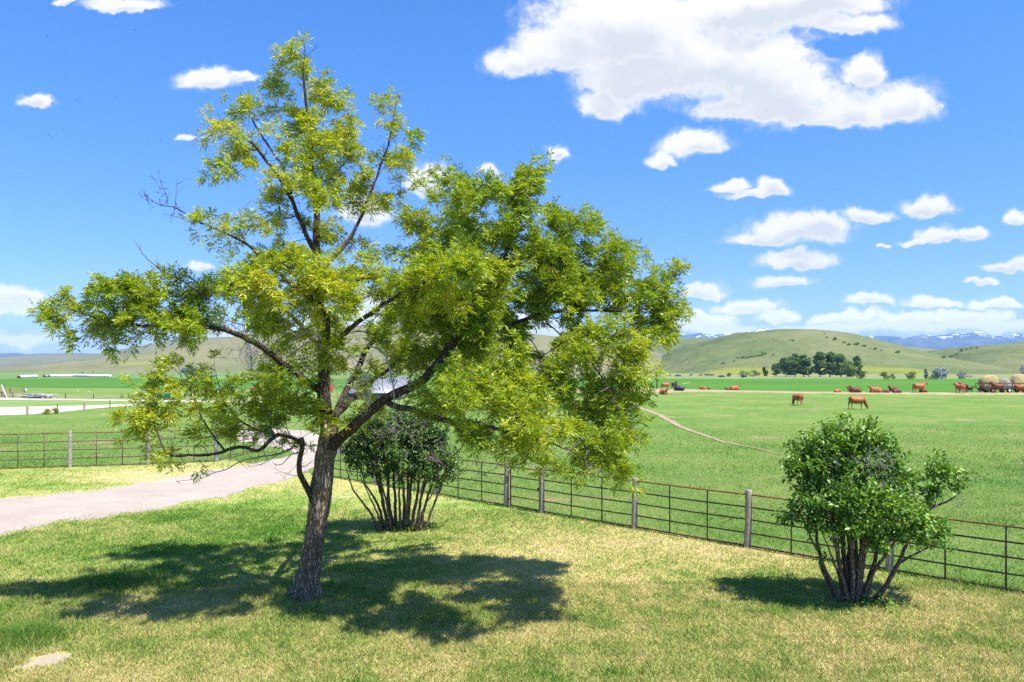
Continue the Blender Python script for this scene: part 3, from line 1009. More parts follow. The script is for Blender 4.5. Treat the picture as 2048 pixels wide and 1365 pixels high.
def blobs_to_points(blobs, y0, per, rg, thick=1.0, shell=0.30, clump=5, sig=0.15):
    """blobs: (px, py, rx, ry, density, tint, depth, depth spread) -> clumps of attraction points"""
    P, T, O = [], [], []
    for b in blobs:
        px, py, rx, ry, de, ti, dz, sp_ = b
        c = np.array(at(px, py, y0 + dz))
        k = (y0 + dz) / F
        n = max(1, int(math.pi * rx * ry * de / per / clump + 0.5))
        for _ in range(n):
            v = rg.normal(0, 1, 3); v /= np.linalg.norm(v)
            v *= rg.uniform(shell, 1) ** 0.6
            cc = c + v * np.array([rx * k, sp_, ry * k])
            m = rg.integers(max(2, clump - 2), clump + 3)
            t2 = ti + rg.normal(0, .10)
            for _ in range(m):
                P.append(cc + rg.normal(0, 1, 3) * np.array([sig * 1.25, sig * 1.25, sig]))
                T.append(t2)
                O.append(c)
    return np.array(P), np.array(T), np.array(O)


def unit(v):
    return v / (np.linalg.norm(v, axis=-1, keepdims=True) + 1e-9)


def compound_leaves(base, dirs, tint, per, rg, L=(0.13, 0.21), ll=(0.075, 0.122), lw=0.27, spread=1.05, droop=0.22):
    """pinnate leaves: seven narrow leaflets on a drooping stalk"""
    M_ = len(base) * per
    O = np.repeat(base, per, 0); D = np.repeat(dirs, per, 0); T = np.repeat(tint, per)
    O = O - D * rg.uniform(0, 0.16, (M_, 1))
    D = unit(D + unit(rg.normal(0, 1, (M_, 3))) * spread)
    D[:, 2] += 0.05
    D = unit(D)
    up = unit(np.array([0, 0, 1.0]) + rg.normal(0, 0.35, (M_, 3)))
    S = unit(np.cross(D, up))
    U = np.cross(S, D)
    Lr = rg.uniform(L[0], L[1], (M_, 1))
    T = np.clip(T + rg.normal(0, 0.13, M_), 0, 1)
    VY = rg.uniform(0, 1, M_)
    Vs, tv, vv = [], [], []
    for (t, sd) in ((0.38, 1), (0.40, -1), (0.62, 1), (0.64, -1), (0.85, 1), (0.87, -1), (1.0, 0)):
        dr = np.array([0, 0, -1.0]) * droop * Lr * t * t
        b = O + D * Lr * t + dr
        d = unit(D * (0.62 if sd else 1.0) + S * sd * 0.8 + U * 0.1 + np.array([0, 0, -0.16]) + rg.normal(0, 0.20, (M_, 3)))
        l = rg.uniform(ll[0], ll[1], (M_, 1)) * (1.0 if t > 0.5 else 0.85)
        w = unit(np.cross(d, unit(U + rg.normal(0, 0.75, (M_, 3))))) * l * lw * 0.5
        nrm = np.cross(w, d); nrm = unit(nrm)
        m_ = b + d * l * 0.42
        tip_ = b + d * l + np.array([0, 0, -0.12]) * l
        Vs.append(np.stack([b, m_ + w + nrm * l * 0.03, tip_, m_ - w + nrm * l * 0.03], 1))
        tv.append(np.repeat(T[:, None], 4, 1)); vv.append(np.repeat((VY * 0.7 + rg.uniform(0, 0.3, M_))[:, None], 4, 1))
    V = np.concatenate(Vs).reshape(-1, 3)
    n = len(V) // 4
    i = np.arange(n)[:, None] * 4
    Fq = np.concatenate([i + np.array([[0, 1, 2]]), i + np.array([[0, 2, 3]])])
    return V, Fq, np.concatenate(tv).ravel(), np.concatenate(vv).ravel()


def simple_leaves(base, dirs, tint, per, rg, ll=(0.055, 0.085), lw=0.66, spread=1.1, back=0.18, droop=0.45):
    """ovate leaves folded along the midrib"""
    M_ = len(base) * per
    O = np.repeat(base, per, 0); D = np.repeat(dirs, per, 0); T = np.clip(np.repeat(tint, per) + rg.normal(0, 0.2, M_), 0, 1)
    O = O - D * rg.uniform(-0.03, back, (M_, 1)) + rg.normal(0, 0.025, (M_, 3))
    d = unit(D * 0.8 + unit(rg.normal(0, 1, (M_, 3))) * spread + np.array([0, 0, -droop]))
    b = O + d * 0.03
    l = rg.uniform(ll[0], ll[1], (M_, 1))
    up = unit(np.array([0, 0, 1.0]) + rg.normal(0, 0.45, (M_, 3)))
    s_ = unit(np.cross(d, up)); n_ = np.cross(s_, d)
    w = s_ * l * lw * 0.5
    V = np.stack([b, b + d * l * 0.32 + w + n_ * l * 0.10, b + d * l * 0.66 + w * 0.72 + n_ * l * 0.07, b + d * l - n_ * l * 0.08,
                  b + d * l * 0.66 - w * 0.72 + n_ * l * 0.07, b + d * l * 0.32 - w + n_ * l * 0.10], 1).reshape(-1, 3)
    i = np.arange(M_)[:, None] * 6
    Fq = np.concatenate([i + np.array([[0, 1, 2, 3]]), i + np.array([[0, 3, 4, 5]])])
    return V, Fq, np.repeat(T, 6), np.repeat(rg.uniform(0, 1, M_), 6)


def limb_mesh(name, C, mat, parent, k=12, rough=0.0, seed=0):
    V, q, t = tube_np(C[:, :3], C[:, 3], k, True)
    if rough:
        n = len(C)
        body = V[:n * k]
        cen = np.repeat(C[:, :3], k, 0)
        d = body - cen
        ang = np.tile(np.arange(k) / k, n); hh = np.repeat(np.linspace(0, 1, n), k)
        ln = np.repeat(np.cumsum(np.concatenate([[0], np.linalg.norm(np.diff(C[:, :3], axis=0), axis=1)])), k)
        r1 = fbm(np.cos(ang * 2 * np.pi) * 5 + 40 + ln * 0.25, np.sin(ang * 2 * np.pi) * 5 + ln * 0.9, 1.0, 3, seed)
        rid = np.abs(r1 - 0.5) * 2
        r2 = fbm(np.cos(ang * 2 * np.pi) * 1.2 + 20, np.sin(ang * 2 * np.pi) * 1.2 + ln * 0.5, 1.0, 2, seed + 7)
        flare = 1 + (0.10 + 0.30 * np.clip(np.cos(ang * 2 * np.pi * 5 + 1.0 + np.sin(ang * 6.28 * 2)), 0, 1)) * np.exp(-((ln - 0.1) / 0.30) ** 2) * (seed == 3)
        d = d * flare[:, None]
        V[:n * k] = cen + d * (1 + rough * (np.clip(rid * 2.2, 0, 1) - 0.6) + (r2 - 0.5)[:, ] * 0.35)[:, None]
    return npmesh(name, V, [q, t], [mat], None, True, parent)


def local(o, parent):
    """keep world-space mesh data under an empty that stands at the plant's base"""
    o.matrix_parent_inverse = Matrix.Translation(-parent.location)
    return o


# ----------------------------------------------------------------- the ash tree
YT = 16.42
base = at(612, 1196, YT); base.z = 0
ash = empty('ash_tree', base, 'large leaning ash tree with furrowed grey trunk and yellow-green leaves on the lawn', 'tree')
rgT = np.random.default_rng(5)
trunk_pts = [(610, 1206, 0, .36), (613, 1188, 0, .30), (619, 1150, 0, .255), (625, 1110, 0, .232), (632, 1060, 0, .220), (637, 1015, 0, .232), (641, 980, 0, .25), (645, 945, 0, .225), (649, 915, 0, .22), (655, 885, .05, .225), (657, 860, .1, .19), (652, 825, .15, .165)]
leader = [(652, 830, .12, .165), (649, 780, .1, .15), (650, 720, .1, .135), (647, 660, .05, .12), (640, 600, .0, .11), (636, 540, -.1, .10), (638, 480, -.1, .088), (640, 430, 0, .075), (633, 380, .1, .066), (628, 330, .1, .055), (620, 260, .1, .042), (612, 200, 0, .032), (606, 150, 0, .022), (610, 98, 0, .008)]
LIMBS = [
    ('right', [(652, 905, .0, .19), (676, 880, -.1, .165), (705, 855, -.3, .155), (745, 820, -.5, .15), (790, 790, -.7, .14), (838, 762, -.9, .13), (868, 728, -1.0, .12), (893, 690, -1.0, .11), (925, 650, -1.0, .098), (960, 600, -.9, .085), (998, 540, -.8, .07), (1018, 470, -.7, .052), (1030, 400, -.6, .034), (1034, 345, -.6, .012)]),
    ('right_far', [(893, 692, -1.0, .08), (935, 688, -.7, .075), (969, 677, -.4, .07), (1020, 650, -.2, .062), (1074, 627, 0, .055), (1120, 620, .1, .048), (1175, 617, .2, .04), (1240, 622, .3, .03), (1300, 618, .3, .018), (1350, 640, .3, .008)]),
    ('lower_right', [(770, 803, -.6, .10), (792, 813, -.9, .095), (815, 818, -1.1, .09), (859, 832, -1.5, .08), (898, 843, -1.8, .07), (926, 855, -2.0, .065), (954, 857, -2.1, .058), (1010, 866, -2.3, .045), (1080, 885, -2.4, .032), (1140, 905, -2.4, .02), (1200, 940, -2.4, .008)]),
    ('centre_right', [(656, 858, .1, .12), (672, 820, .5, .11), (690, 777, .9, .105), (712, 735, 1.3, .10), (726, 696, 1.6, .09), (750, 672, 1.8, .08), (800, 655, 2.1, .065), (840, 635, 2.3, .05), (880, 590, 2.4, .035), (910, 520, 2.4, .02), (930, 440, 2.3, .008)]),
    ('left', [(650, 790, .1, .11), (620, 768, 0, .105), (590, 745, -.2, .10), (560, 725, -.4, .095), (530, 700, -.6, .09), (500, 683, -.7, .085), (470, 672, -.8, .078), (430, 662, -.9, .066), (380, 660, -1.0, .055), (330, 660, -1.0, .045), (270, 655, -1.0, .034), (210, 640, -1.0, .022), (140, 620, -1.0, .008)]),
    ('upper_right', [(641, 545, -.1, .075), (664, 520, .1, .07), (685, 498, .3, .066), (704, 475, .4, .062), (727, 427, .6, .052), (745, 380, .7, .042), (766, 330, .8, .032), (783, 280, .9, .022), (792, 225, .9, .014), (795, 185, .9, .006)]),
    ('upper_left', [(637, 520, -.1, .075), (622, 490, -.3, .07), (604, 445, -.5, .066), (588, 400, -.6, .06), (570, 365, -.7, .054), (550, 340, -.8, .048), (530, 317, -.9, .042), (505, 290, -1.0, .034), (480, 270, -1.0, .024), (445, 250, -1.0, .012), (425, 255, -1.0, .006)]),
    ('upper_left_inner', [(585, 398, -.6, .045), (572, 344, -.3, .04), (545, 305, 0, .034), (520, 265, .2, .026), (497, 225, .3, .016), (480, 195, .3, .006)]),
    ('stub', [(626, 1000, -.05, .11), (614, 975, -.2, .10), (600, 955, -.35, .092), (597, 938, -.4, .085), (600, 915, -.45, .082), (605, 895, -.5, .08), (603, 876, -.55, .07)]),
    ('low_left', [(604, 885, -.5, .06), (580, 874, -.7, .055), (556, 872, -.9, .058), (535, 886, -1.0, .055), (515, 900, -1.1, .05), (492, 893, -1.2, .046), (470, 892, -1.3, .044), (448, 903, -1.4, .04), (420, 911, -1.5, .036), (385, 913, -1.6, .032), (348, 914, -1.7, .03), (333, 900, -1.7, .026), (322, 876, -1.7, .022), (312, 858, -1.7, .018), (298, 838, -1.7, .013), (278, 815, -1.7, .006)]),
    ('low_left_rise', [(450, 902, -1.4, .03), (432, 880, -1.4, .026), (420, 862, -1.4, .024), (404, 835, -1.4, .02), (392, 810, -1.4, .015), (378, 780, -1.4, .01), (362, 750, -1.4, .005)]),
    ('low_left_inner', [(556, 873, -.9, .034), (520, 862, -.7, .03), (490, 850, -.5, .027), (468, 830, -.4, .024), (448, 806, -.3, .02), (438, 775, -.2, .013), (430, 740, -.2, .006)]),
    ('mid_left', [(640, 625, 0, .07), (610, 590, -.5, .06), (575, 560, -1.0, .05), (525, 520, -1.2, .042), (487, 490, -1.3, .036), (451, 471, -1.3, .030), (420, 456, -1.3, .025), (390, 444, -1.3, .02), (350, 420, -1.3, .015), (309, 404, -1.3, .010), (279, 377, -1.3, .004)]),
    ('rear_left', [(648, 705, .1, .08), (610, 660, .7, .07), (560, 610, 1.2, .058), (510, 575, 1.5, .045), (460, 555, 1.6, .03), (420, 550, 1.6, .012)]),
    ('front', [(647, 720, 0, .085), (655, 680, -.8, .075), (650, 640, -1.4, .062), (630, 605, -1.8, .05), (600, 580, -2.1, .035), (570, 560, -2.3, .015)]),
    ('front_right', [(650, 700, 0, .08), (700, 660, -.9, .07), (760, 620, -1.5, .058), (830, 580, -2.0, .044), (890, 550, -2.2, .028), (940, 530, -2.3, .012)]),
    ('rear_right', [(655, 850, .1, .11), (720, 780, 1.0, .09), (800, 720, 1.8, .075), (900, 690, 2.4, .06), (1000, 700, 2.7, .042), (1100, 730, 2.9, .025), (1180, 760, 3.0, .01)]),
    ('droop_right', [(1074, 627, 0, .022), (1120, 660, -.6, .020), (1170, 700, -1.0, .018), (1210, 760, -1.2, .02), (1235, 820, -1.2, .014), (1250, 880, -1.2, .006)]),
]
DEAD = [
    [(330, 545, -1.1, .012), (310, 530, -1.2, .010), (290, 512, -1.2, .008), (267, 480, -1.2, .004)],
    [(420, 600, -1.0, .022), (390, 578, -1.1, .018), (360, 560, -1.1, .014), (330, 545, -1.1, .012)],
    [(336, 409, -1.3, .009), (332, 390, -1.3, .007), (322, 370, -1.3, .006), (317, 346, -1.3, .003)],
    [(350, 420, -1.3, .008), (352, 395, -1.3, .006), (355, 360, -1.3, .003)],
    [(309, 404, -1.3, .006), (296, 402, -1.3, .005), (284, 396, -1.3, .003)],
    [(355, 385, -1.3, .004), (365, 378, -1.3, .003), (367, 368, -1.3, .002)],
    [(326, 380, -1.3, .004), (316, 372, -1.3, .003), (312, 360, -1.3, .002)],
    [(375, 438, -1.3, .006), (350, 432, -1.3, .005), (325, 428, -1.3, .003)],
    [(590, 893, -.6, .016), (560, 908, -1.0, .014), (520, 915, -1.3, .012), (480, 923, -1.5, .010), (455, 936, -1.6, .009), (430, 945, -1.6, .007), (400, 957, -1.6, .005), (352, 963, -1.6, .003)],
    [(430, 945, -1.6, .006), (412, 936, -1.6, .004), (400, 925, -1.6, .002)],
    [(455, 936, -1.6, .006), (462, 915, -1.6, .005), (466, 900, -1.6, .003)],
    [(600, 905, -.5, .014), (580, 912, -.8, .011), (565, 928, -.9, .009), (550, 930, -1.0, .006), (545, 922, -1.0, .003)],
    [(560, 908, -1.0, .008), (530, 925, -1.3, .006), (500, 935, -1.3, .003)],
    [(735, 690, -1.6, .022), (765, 705, -1.7, .018), (780, 745, -1.8, .016), (790, 790, -1.9, .013), (787, 815, -1.9, .008), (775, 830, -1.9, .004)],
    [(700, 708, -1.6, .018), (720, 730, -1.7, .015), (735, 765, -1.8, .012), (738, 800, -1.9, .009), (732, 830, -1.9, .005)],
    [(560, 695, -1.5, .02), (590, 675, -1.7, .018), (620, 660, -1.8, .014)],
    [(575, 715, -1.5, .018), (615, 685, -1.7, .015), (640, 670, -1.8, .012)],
    [(455, 640, -1.4, .012), (500, 655, -1.6, .014), (540, 650, -1.8, .016), (600, 640, -2.0, .012)],
    [(520, 655, -1.7, .008), (500, 640, -1.7, .007), (478, 620, -1.7, .005), (470, 600, -1.7, .003)],
    [(560, 650, -1.8, .008), (555, 610, -1.8, .006), (545, 570, -1.8, .004)],
]
BL = [  # px, py, rx, ry, density, yellowness, depth, depth spread
    (613, 118, 40, 36, .8, .50, 0, .5), (603, 175, 62, 52, 1.0, .5, .1, .7), (668, 180, 34, 30, 1.0, .5, .1, .4), (640, 240, 72, 62, 1.0, .6, .1, .8), (565, 230, 50, 45, .8, .5, .1, .6),
    (500, 222, 50, 36, .8, .55, .2, .5), (452, 258, 40, 36, 1.0, .7, -1, .5), (520, 285, 80, 52, .8, .55, -.7, .7), (475, 335, 42, 40, 1.0, .55, -1, .5), (560, 360, 85, 55, .9, .5, -.6, .8),
    (700, 285, 80, 66, 1.0, .6, .6, .7), (800, 258, 44, 50, .5, .5, .9, .5), (800, 212, 32, 28, .4, .4, .9, .4), (760, 330, 72, 56, .7, .6, .7, .6), (640, 330, 80, 60, .8, .5, .2, .9),
    (600, 425, 110, 46, .8, .55, -.3, 1.0), (690, 395, 80, 60, .7, .45, .4, .9), (520, 455, 60, 32, .8, .7, -1.2, .5), (455, 425, 40, 36, .3, .7, -1.3, .4), (470, 468, 50, 22, .6, .7, -1.3, .4), (730, 470, 70, 56, .4, .4, .4, .9), (820, 400, 60, 56, .8, .55, 1.2, .8), (780, 360, 50, 40, .7, .6, .9, .5),
    (640, 490, 100, 40, .6, .45, 0, 1.2),
    (465, 550, 72, 44, 1.2, .05, 1.5, .7), (545, 500, 80, 36, .9, .15, 1.2, .7), (560, 555, 100, 44, 1.2, .85, -2.1, .7), (640, 590, 90, 50, 1.1, .85, -1.9, .8), (535, 620, 76, 44, .9, .65, -1.8, .8), (710, 575, 56, 56, 1.0, .75, -1.6, .7), (600, 640, 90, 36, .6, .5, -1.6, .9),
    (148, 632, 46, 36, 1.1, .4, -1, .5), (228, 600, 72, 44, 1.2, .4, -1, .7), (325, 588, 66, 46, 1.1, .4, -1, .8), (300, 640, 105, 36, 1.0, .3, -1, .8), (190, 668, 60, 24, .8, .3, -1, .5), (380, 560, 46, 34, .9, .4, -1, .6), (400, 635, 80, 36, .9, .3, -1, .9), (355, 545, 30, 22, .8, .4, -1.1, .4), (235, 690, 30, 18, .6, .25, -1, .3), (460, 610, 60, 40, .8, .3, -.4, 1.1),
    (340, 765, 46, 36, .75, .8, -1.4, .5), (425, 752, 34, 48, .8, .75, -.3, .5), (278, 825, 38, 42, .7, .85, -1.7, .4), (370, 815, 52, 42, .6, .75, -1.4, .6), (455, 825, 50, 50, .5, .6, -.4, .6), (545, 800, 60, 55, .6, .4, -.4, 1.0), (300, 880, 34, 20, .4, .85, -1.7, .3), (420, 880, 50, 24, .35, .7, -1.4, .5), (500, 870, 50, 24, .4, .55, -1, .6), (325, 910, 26, 14, .5, .85, -1.7, .2), (290, 790, 26, 30, .6, .85, -1.6, .3),
    (600, 760, 80, 70, .4, .3, -.2, 1.6), (700, 700, 90, 66, .5, .4, 0, 1.8), (600, 840, 60, 36, .5, .4, -.5, .8), (690, 840, 44, 34, .35, .5, .2, .8), (560, 720, 70, 40, .4, .2, .3, 1.2),
    (932, 350, 44, 40, .9, .35, 2.2, .5), (893, 395, 56, 56, .9, .35, 2.2, .7), (1038, 365, 62, 42, 1.1, .4, -.6, .7), (1000, 430, 100, 62, 1.2, .35, -.6, 1.2), (1128, 425, 50, 42, 1.0, .3, 0, .7), (1150, 485, 50, 56, 1.0, .2, .2, .8), (880, 475, 100, 62, 1.0, .4, 1.8, 1.2),
    (1030, 515, 115, 60, 1.1, .3, -.3, 1.5), (905, 555, 120, 56, 1.1, .55, -1.6, 1.3), (840, 610, 90, 50, 1.0, .5, -1.4, 1.2), (1105, 565, 90, 50, 1.0, .3, 0, 1.2), (1235, 515, 48, 42, 1.1, .3, .2, .7), (1245, 575, 70, 46, 1.0, .4, .3, .9), (1318, 565, 40, 36, 1.1, .45, .3, .5), (1330, 630, 54, 44, 1.1, .45, .3, .6), (1290, 680, 46, 34, .9, .5, .1, .6),
    (1190, 690, 80, 40, .9, .55, -1.0, .8), (1270, 725, 44, 44, .9, .65, -.8, .5), (1060, 735, 80, 50, .9, .5, -1.6, .9), (950, 770, 66, 44, .9, .5, -2.2, .7), (880, 690, 76, 56, .8, .15, .5, 1.6), (990, 690, 90, 44, .8, .1, 1.5, 1.2), (1150, 780, 100, 50, .9, .25, .4, 1.6), (1232, 815, 48, 56, 1.1, .1, -.6, .8), (1245, 870, 34, 36, 1.0, .1, -.8, .5),
    (1060, 850, 76, 44, .9, .5, -2.4, .7), (1170, 880, 76, 44, 1.0, .15, -1.4, 1.0), (1215, 935, 50, 22, .8, .3, -1.6, .5), (1120, 930, 56, 20, .5, .4, -2.2, .5), (880, 800, 56, 34, .5, .3, -1.4, .8), (960, 850, 50, 36, .6, .3, -2, .6), (780, 640, 76, 46, .7, .4, .8, 1.5), (830, 700, 70, 50, .6, .2, 1.4, 1.2), (1060, 650, 110, 30, .5, .15, .5, 1.0), (1010, 900, 40, 24, .4, .5, -2.3, .4), (1000, 800, 60, 40, .7, .2, .5, 1.2), (1090, 800, 60, 40, .8, .15, .8, 1.2),
    (940, 615, 72, 46, .75, .3, -.9, .9), (1020, 595, 70, 36, .7, .3, -.5, 1.0), (870, 645, 60, 40, .8, .35, -.6, 1.2), (910, 740, 60, 40, .6, .2, -1.5, .9), (1085, 612, 90, 30, .8, .3, .2, .9), (1180, 588, 80, 34, .8, .3, .2, .9), (960, 660, 66, 36, .7, .25, -.9, .9), (800, 560, 70, 50, .7, .5, -1.2, 1.0), (1120, 700, 70, 36, .5, .3, .6, 1.2),
    (620, 800, 70, 56, .4, .25, .3, 1.2), (690, 755, 70, 50, .35, .3, 1.2, 1.0), (770, 735, 60, 56, .6, .3, 1.4, 1.0), (560, 770, 60, 46, .5, .3, -.6, .9), (500, 800, 50, 50, .45, .45, -.5, .8), (590, 865, 50, 26, .45, .5, -.7, .5), (520, 845, 50, 30, .4, .6, -.9, .6), (735, 830, 60, 30, .4, .3, .6, 1.0), (650, 690, 60, 50, .5, .35, -.9, .8),
]
trunk = resample_limb(trunk_pts, YT, 0.004, 1, 0.05)
lead = resample_limb(leader, YT, 0.010, 2, 0.14)
limbs = [trunk, lead] + [resample_limb(l, YT, 0.013, 10 + i, 0.14, 1.3) for i, (_, l) in enumerate(LIMBS)]
for L in limbs[2:]:
    L[:, 3] *= 0.70
limbs[1][:, 3] *= 0.92
att, ati, ao = blobs_to_points([denser(b) for b in BL], YT, 165, rgT, clump=8, sig=0.125)
gp, gpar, grad_, gns, gtip = grow(limbs, att, 0.32, 0.13, -0.03, 0.05, rgT)
gr = radii(gpar, grad_, gns, 0.0042, 2.35, 0.05)
local(limb_mesh('trunk', trunk, M['bark'], ash, 56, 0.16, 3), ash)
for i, L in enumerate(limbs[1:]):
    local(limb_mesh('limb', L, M['limb'], ash, 14, 0.10, 50 + i), ash)
local(twig_mesh('branchwork', gp, gpar, gr, gns, M['twig'], ash), ash)
TANGLE = [(600, 655, 120, 50, 1, 0, -.6, 1.0), (700, 715, 100, 70, 1, 0, .3, 1.2), (555, 715, 100, 50, 1, 0, -.3, .9), (770, 770, 80, 60, 1, 0, -.4, 1.0), (545, 815, 100, 56, .9, 0, -.5, .9), (640, 840, 80, 40, .9, 0, 0, .9),
          (470, 865, 80, 30, .7, 0, -1, .6), (500, 640, 60, 40, .9, 0, -1.2, .6), (960, 945, 60, 26, .7, 0, -1.8, .4), (1100, 930, 80, 24, .6, 0, -1.8, .4), (840, 720, 80, 50, .7, 0, .6, 1.0), (1000, 670, 120, 36, .6, 0, .2, 1.0), (480, 915, 80, 20, .5, 0, -1.1, .4),
          (760, 250, 60, 60, .35, 0, .8, .5), (690, 430, 80, 60, .35, 0, .3, .8), (490, 440, 70, 30, .6, 0, -1.1, .4), (700, 620, 90, 50, .7, 0, -.8, .9)]
tp_, _, _ = blobs_to_points(TANGLE, YT, 210, np.random.default_rng(77), clump=3, sig=0.12)
hp, hpar, hrad, hns, _ = grow(limbs, tp_, 0.18, 0.08, 0.02, 0.16, np.random.default_rng(78))
hr = radii(hpar, hrad, hns, 0.0038, 2.5, 0.018)
local(twig_mesh('branchwork', hp, hpar, hr, hns, M['dead'], ash, 4), ash)
dm = MB()
dk = MB()
dmb_pts = []
for i, d in enumerate(DEAD):
    C = resample_limb(d, YT, 0.006, 300 + i, 0.07, 1.3)
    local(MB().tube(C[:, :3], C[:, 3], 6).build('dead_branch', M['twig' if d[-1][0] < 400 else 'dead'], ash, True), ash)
    dmb_pts.append(C)
# short bare side twigs: on the dead wood and through the shaded inside of the crown
rgD = np.random.default_rng(91)
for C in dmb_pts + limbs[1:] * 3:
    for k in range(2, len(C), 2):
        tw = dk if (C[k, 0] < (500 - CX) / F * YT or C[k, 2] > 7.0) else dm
        if rgD.random() < 0.62 and C[k, 3] < 0.15:
            p = C[k, :3]
            d = unit(rgD.normal(0, 1, 3) + np.array([0, 0, 0.3]))
            L_ = rgD.uniform(0.15, 0.75) * min(1, C[k, 3] * 30 + 0.3)
            pts = [p]
            for j in range(5):
                d = unit(d + rgD.normal(0, 0.25, 3))
                pts.append(pts[-1] + d * L_ / 5)
            tw.add(*tube_np(pts, [0.0075, 0.0065, 0.005, 0.004, 0.003, 0.0015], 3, False))
            for q_ in pts[2:5]:
                if rgD.random() < .6:
                    d2 = unit(d + rgD.normal(0, .8, 3))
                    tw.add(*tube_np([q_, q_ + d2 * L_ * .2, q_ + unit(d2 + rgD.normal(0, .3, 3)) * L_ * .38], [.0045, .003, .0015], 3, False))
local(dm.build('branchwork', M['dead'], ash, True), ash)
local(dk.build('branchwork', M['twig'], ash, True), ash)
fuse([c for c in ash.children if c.name.startswith('branchwork')])
pd = unit(gp[gtip] - gp[gpar[gtip]])
od = unit(att - ao)
ldir = unit(pd * 0.6 + od * 0.5 + np.array([0, 0, 0.45]))
V, Fq, tv, vv = compound_leaves(att, ldir, ati, 9, rgT)
local(npmesh('crown', V, [Fq], [M['leaf']], {'tint': tv, 'vary': vv}, False, ash), ash)


# ----------------------------------------------------------------- lilac bushes
def bush(name, label, bx, by, y0, stems, blobs, leafmat, per_pt, leaves_per, seed, dead_blobs=(), ll=(0.075, 0.115)):
    b = at(bx, by, y0); b.z = 0
    root = empty(name, b, label, 'shrub')
    rg = np.random.default_rng(seed)
    lim = [resample_limb(s_, y0, 0.010, seed + i, 0.09) for i, s_ in enumerate(stems)]
    pts, ti, o = blobs_to_points(blobs, y0, per_pt, rg, clump=5, sig=0.085)
    pos_, par, rad = None, None, None
    gp, gpar, grd, ns, tip = grow(lim, pts, 0.30, 0.10, -0.04, 0.06, rg)
    r = radii(gpar, grd, ns, 0.0032, 2.3, 0.03)
    for L in lim:
        local(limb_mesh('stem', L, M['stem'], root, 9, 0.12, seed), root)
    local(twig_mesh('branchwork', gp, gpar, r, ns, M['twig'], root, 4), root)
    pdv = unit(gp[tip] - gp[gpar[tip]])
    dd = unit(pdv * 0.5 + unit(pts - o) * 0.8 + np.array([0, 0, 0.35]))
    V, Fq, tv, vv = simple_leaves(pts, dd, ti, leaves_per, rg, ll)
    local(npmesh('foliage', V, [Fq], [leafmat], {'tint': tv, 'vary': vv}, False, root), root)
    if dead_blobs:
        dp_, _, do = blobs_to_points(dead_blobs, y0, 40, rg, clump=4, sig=0.1)
        mb = MB()
        for p, c in zip(dp_, do):
            d = unit(p - c + rg.normal(0, 0.15, 3) + np.array([0, 0, 0.1]))
            q_ = [p - d * 0.2]
            for j in range(4):
                d = unit(d + rg.normal(0, 0.35, 3))
                q_.append(q_[-1] + d * 0.09)
            mb.add(*tube_np(q_, [.006, .005, .004, .003, .002], 3, False))
        local(mb.build('branchwork', M['dead'], root, True), root)
        fuse([c for c in root.children if c.name.startswith('branchwork')])
    return root


def fan(bx, by, tops, r0, spread, seed, top_dz=1.0):
    rg = random.Random(seed)
    out = []
    for (tx, ty, dz, r) in tops:
        sx = bx + (tx - bx) * spread + rg.uniform(-6, 6)
        m1 = (sx + (tx - sx) * rg.uniform(.25, .4), by - (by - ty) * rg.uniform(.3, .38), dz * .3, r * .85)
        m2 = (sx + (tx - sx) * rg.uniform(.6, .75), by - (by - ty) * rg.uniform(.62, .72), dz * .7, r * .6)
        out.append([(sx, by + 4 + rg.uniform(-3, 5), dz * .12, r * 1.15), m1, m2, (tx, ty, dz, .008)])
    return out


YR = 16.1
R_TOPS = [(1600, 1030, -.3, .035), (1590, 950, .3, .045), (1640, 900, -.2, .05), (1665, 870, .4, .055), (1700, 850, 0, .06), (1735, 880, .5, .05), (1760, 940, -.4, .06), (1700, 960, -.7, .05), (1790, 960, .4, .05),
          (1740, 1010, -.8, .055), (1810, 1040, -.3, .045), (1650, 1000, -.8, .045), (1680, 920, .7, .04), (1720, 930, .8, .04), (1640, 1060, -.5, .03), (1780, 1060, -.6, .035), (1660, 950, 0, .04), (1710, 1000, .3, .04)]
r_st = fan(1705, 1200, R_TOPS, .05, .22, 3)
r_st += [[(1752, 1198, -.1, .06), (1780, 1160, -.15, .05), (1802, 1118, -.2, .042), (1815, 1085, -.2, .03), (1830, 1050, -.2, .012)],
         [(1796, 1128, -.2, .03), (1830, 1108, -.3, .026), (1862, 1094, -.3, .02), (1878, 1080, -.3, .008)],
         [(1815, 1085, -.2, .03), (1845, 1030, .1, .028), (1865, 1015, .2, .026), (1892, 1007, .2, .02), (1910, 995, .2, .012), (1925, 985, .2, .006)],
         [(1868, 1014, .2, .016), (1872, 995, .2, .014), (1880, 965, .2, .006)]]
R_BL = [(1700, 858, 74, 26, 1, .55, .1, .5), (1640, 888, 62, 40, 1, .5, .1, .6), (1715, 885, 80, 36, .8, .5, .2, .7), (1768, 890, 26, 18, .7, .5, .3, .3), (1600, 925, 40, 42, 1, .45, .1, .5), (1650, 940, 80, 46, .55, .3, 0, .9), (1720, 950, 80, 44, .4, .3, .3, .8), (1785, 955, 56, 46, .9, .45, .2, .7),
        (1650, 995, 80, 46, .65, .2, -.2, .9), (1598, 1028, 50, 26, 1.1, .15, -.2, .5), (1740, 1010, 100, 46, 1.1, .5, -.6, .7), (1806, 1032, 50, 42, 1.0, .45, -.4, .6), (1870, 1066, 38, 24, 1.0, .4, -.3, .4), (1790, 1078, 76, 26, .9, .4, -.5, .5), (1690, 1052, 60, 22, .7, .35, -.5, .5),
        (1882, 955, 42, 38, 1.0, .45, .2, .4), (1862, 985, 20, 20, .8, .4, .2, .25), (1700, 1000, 90, 60, .3, .1, .4, .8), (1656, 1112, 12, 10, .6, .3, -.4, .1)]
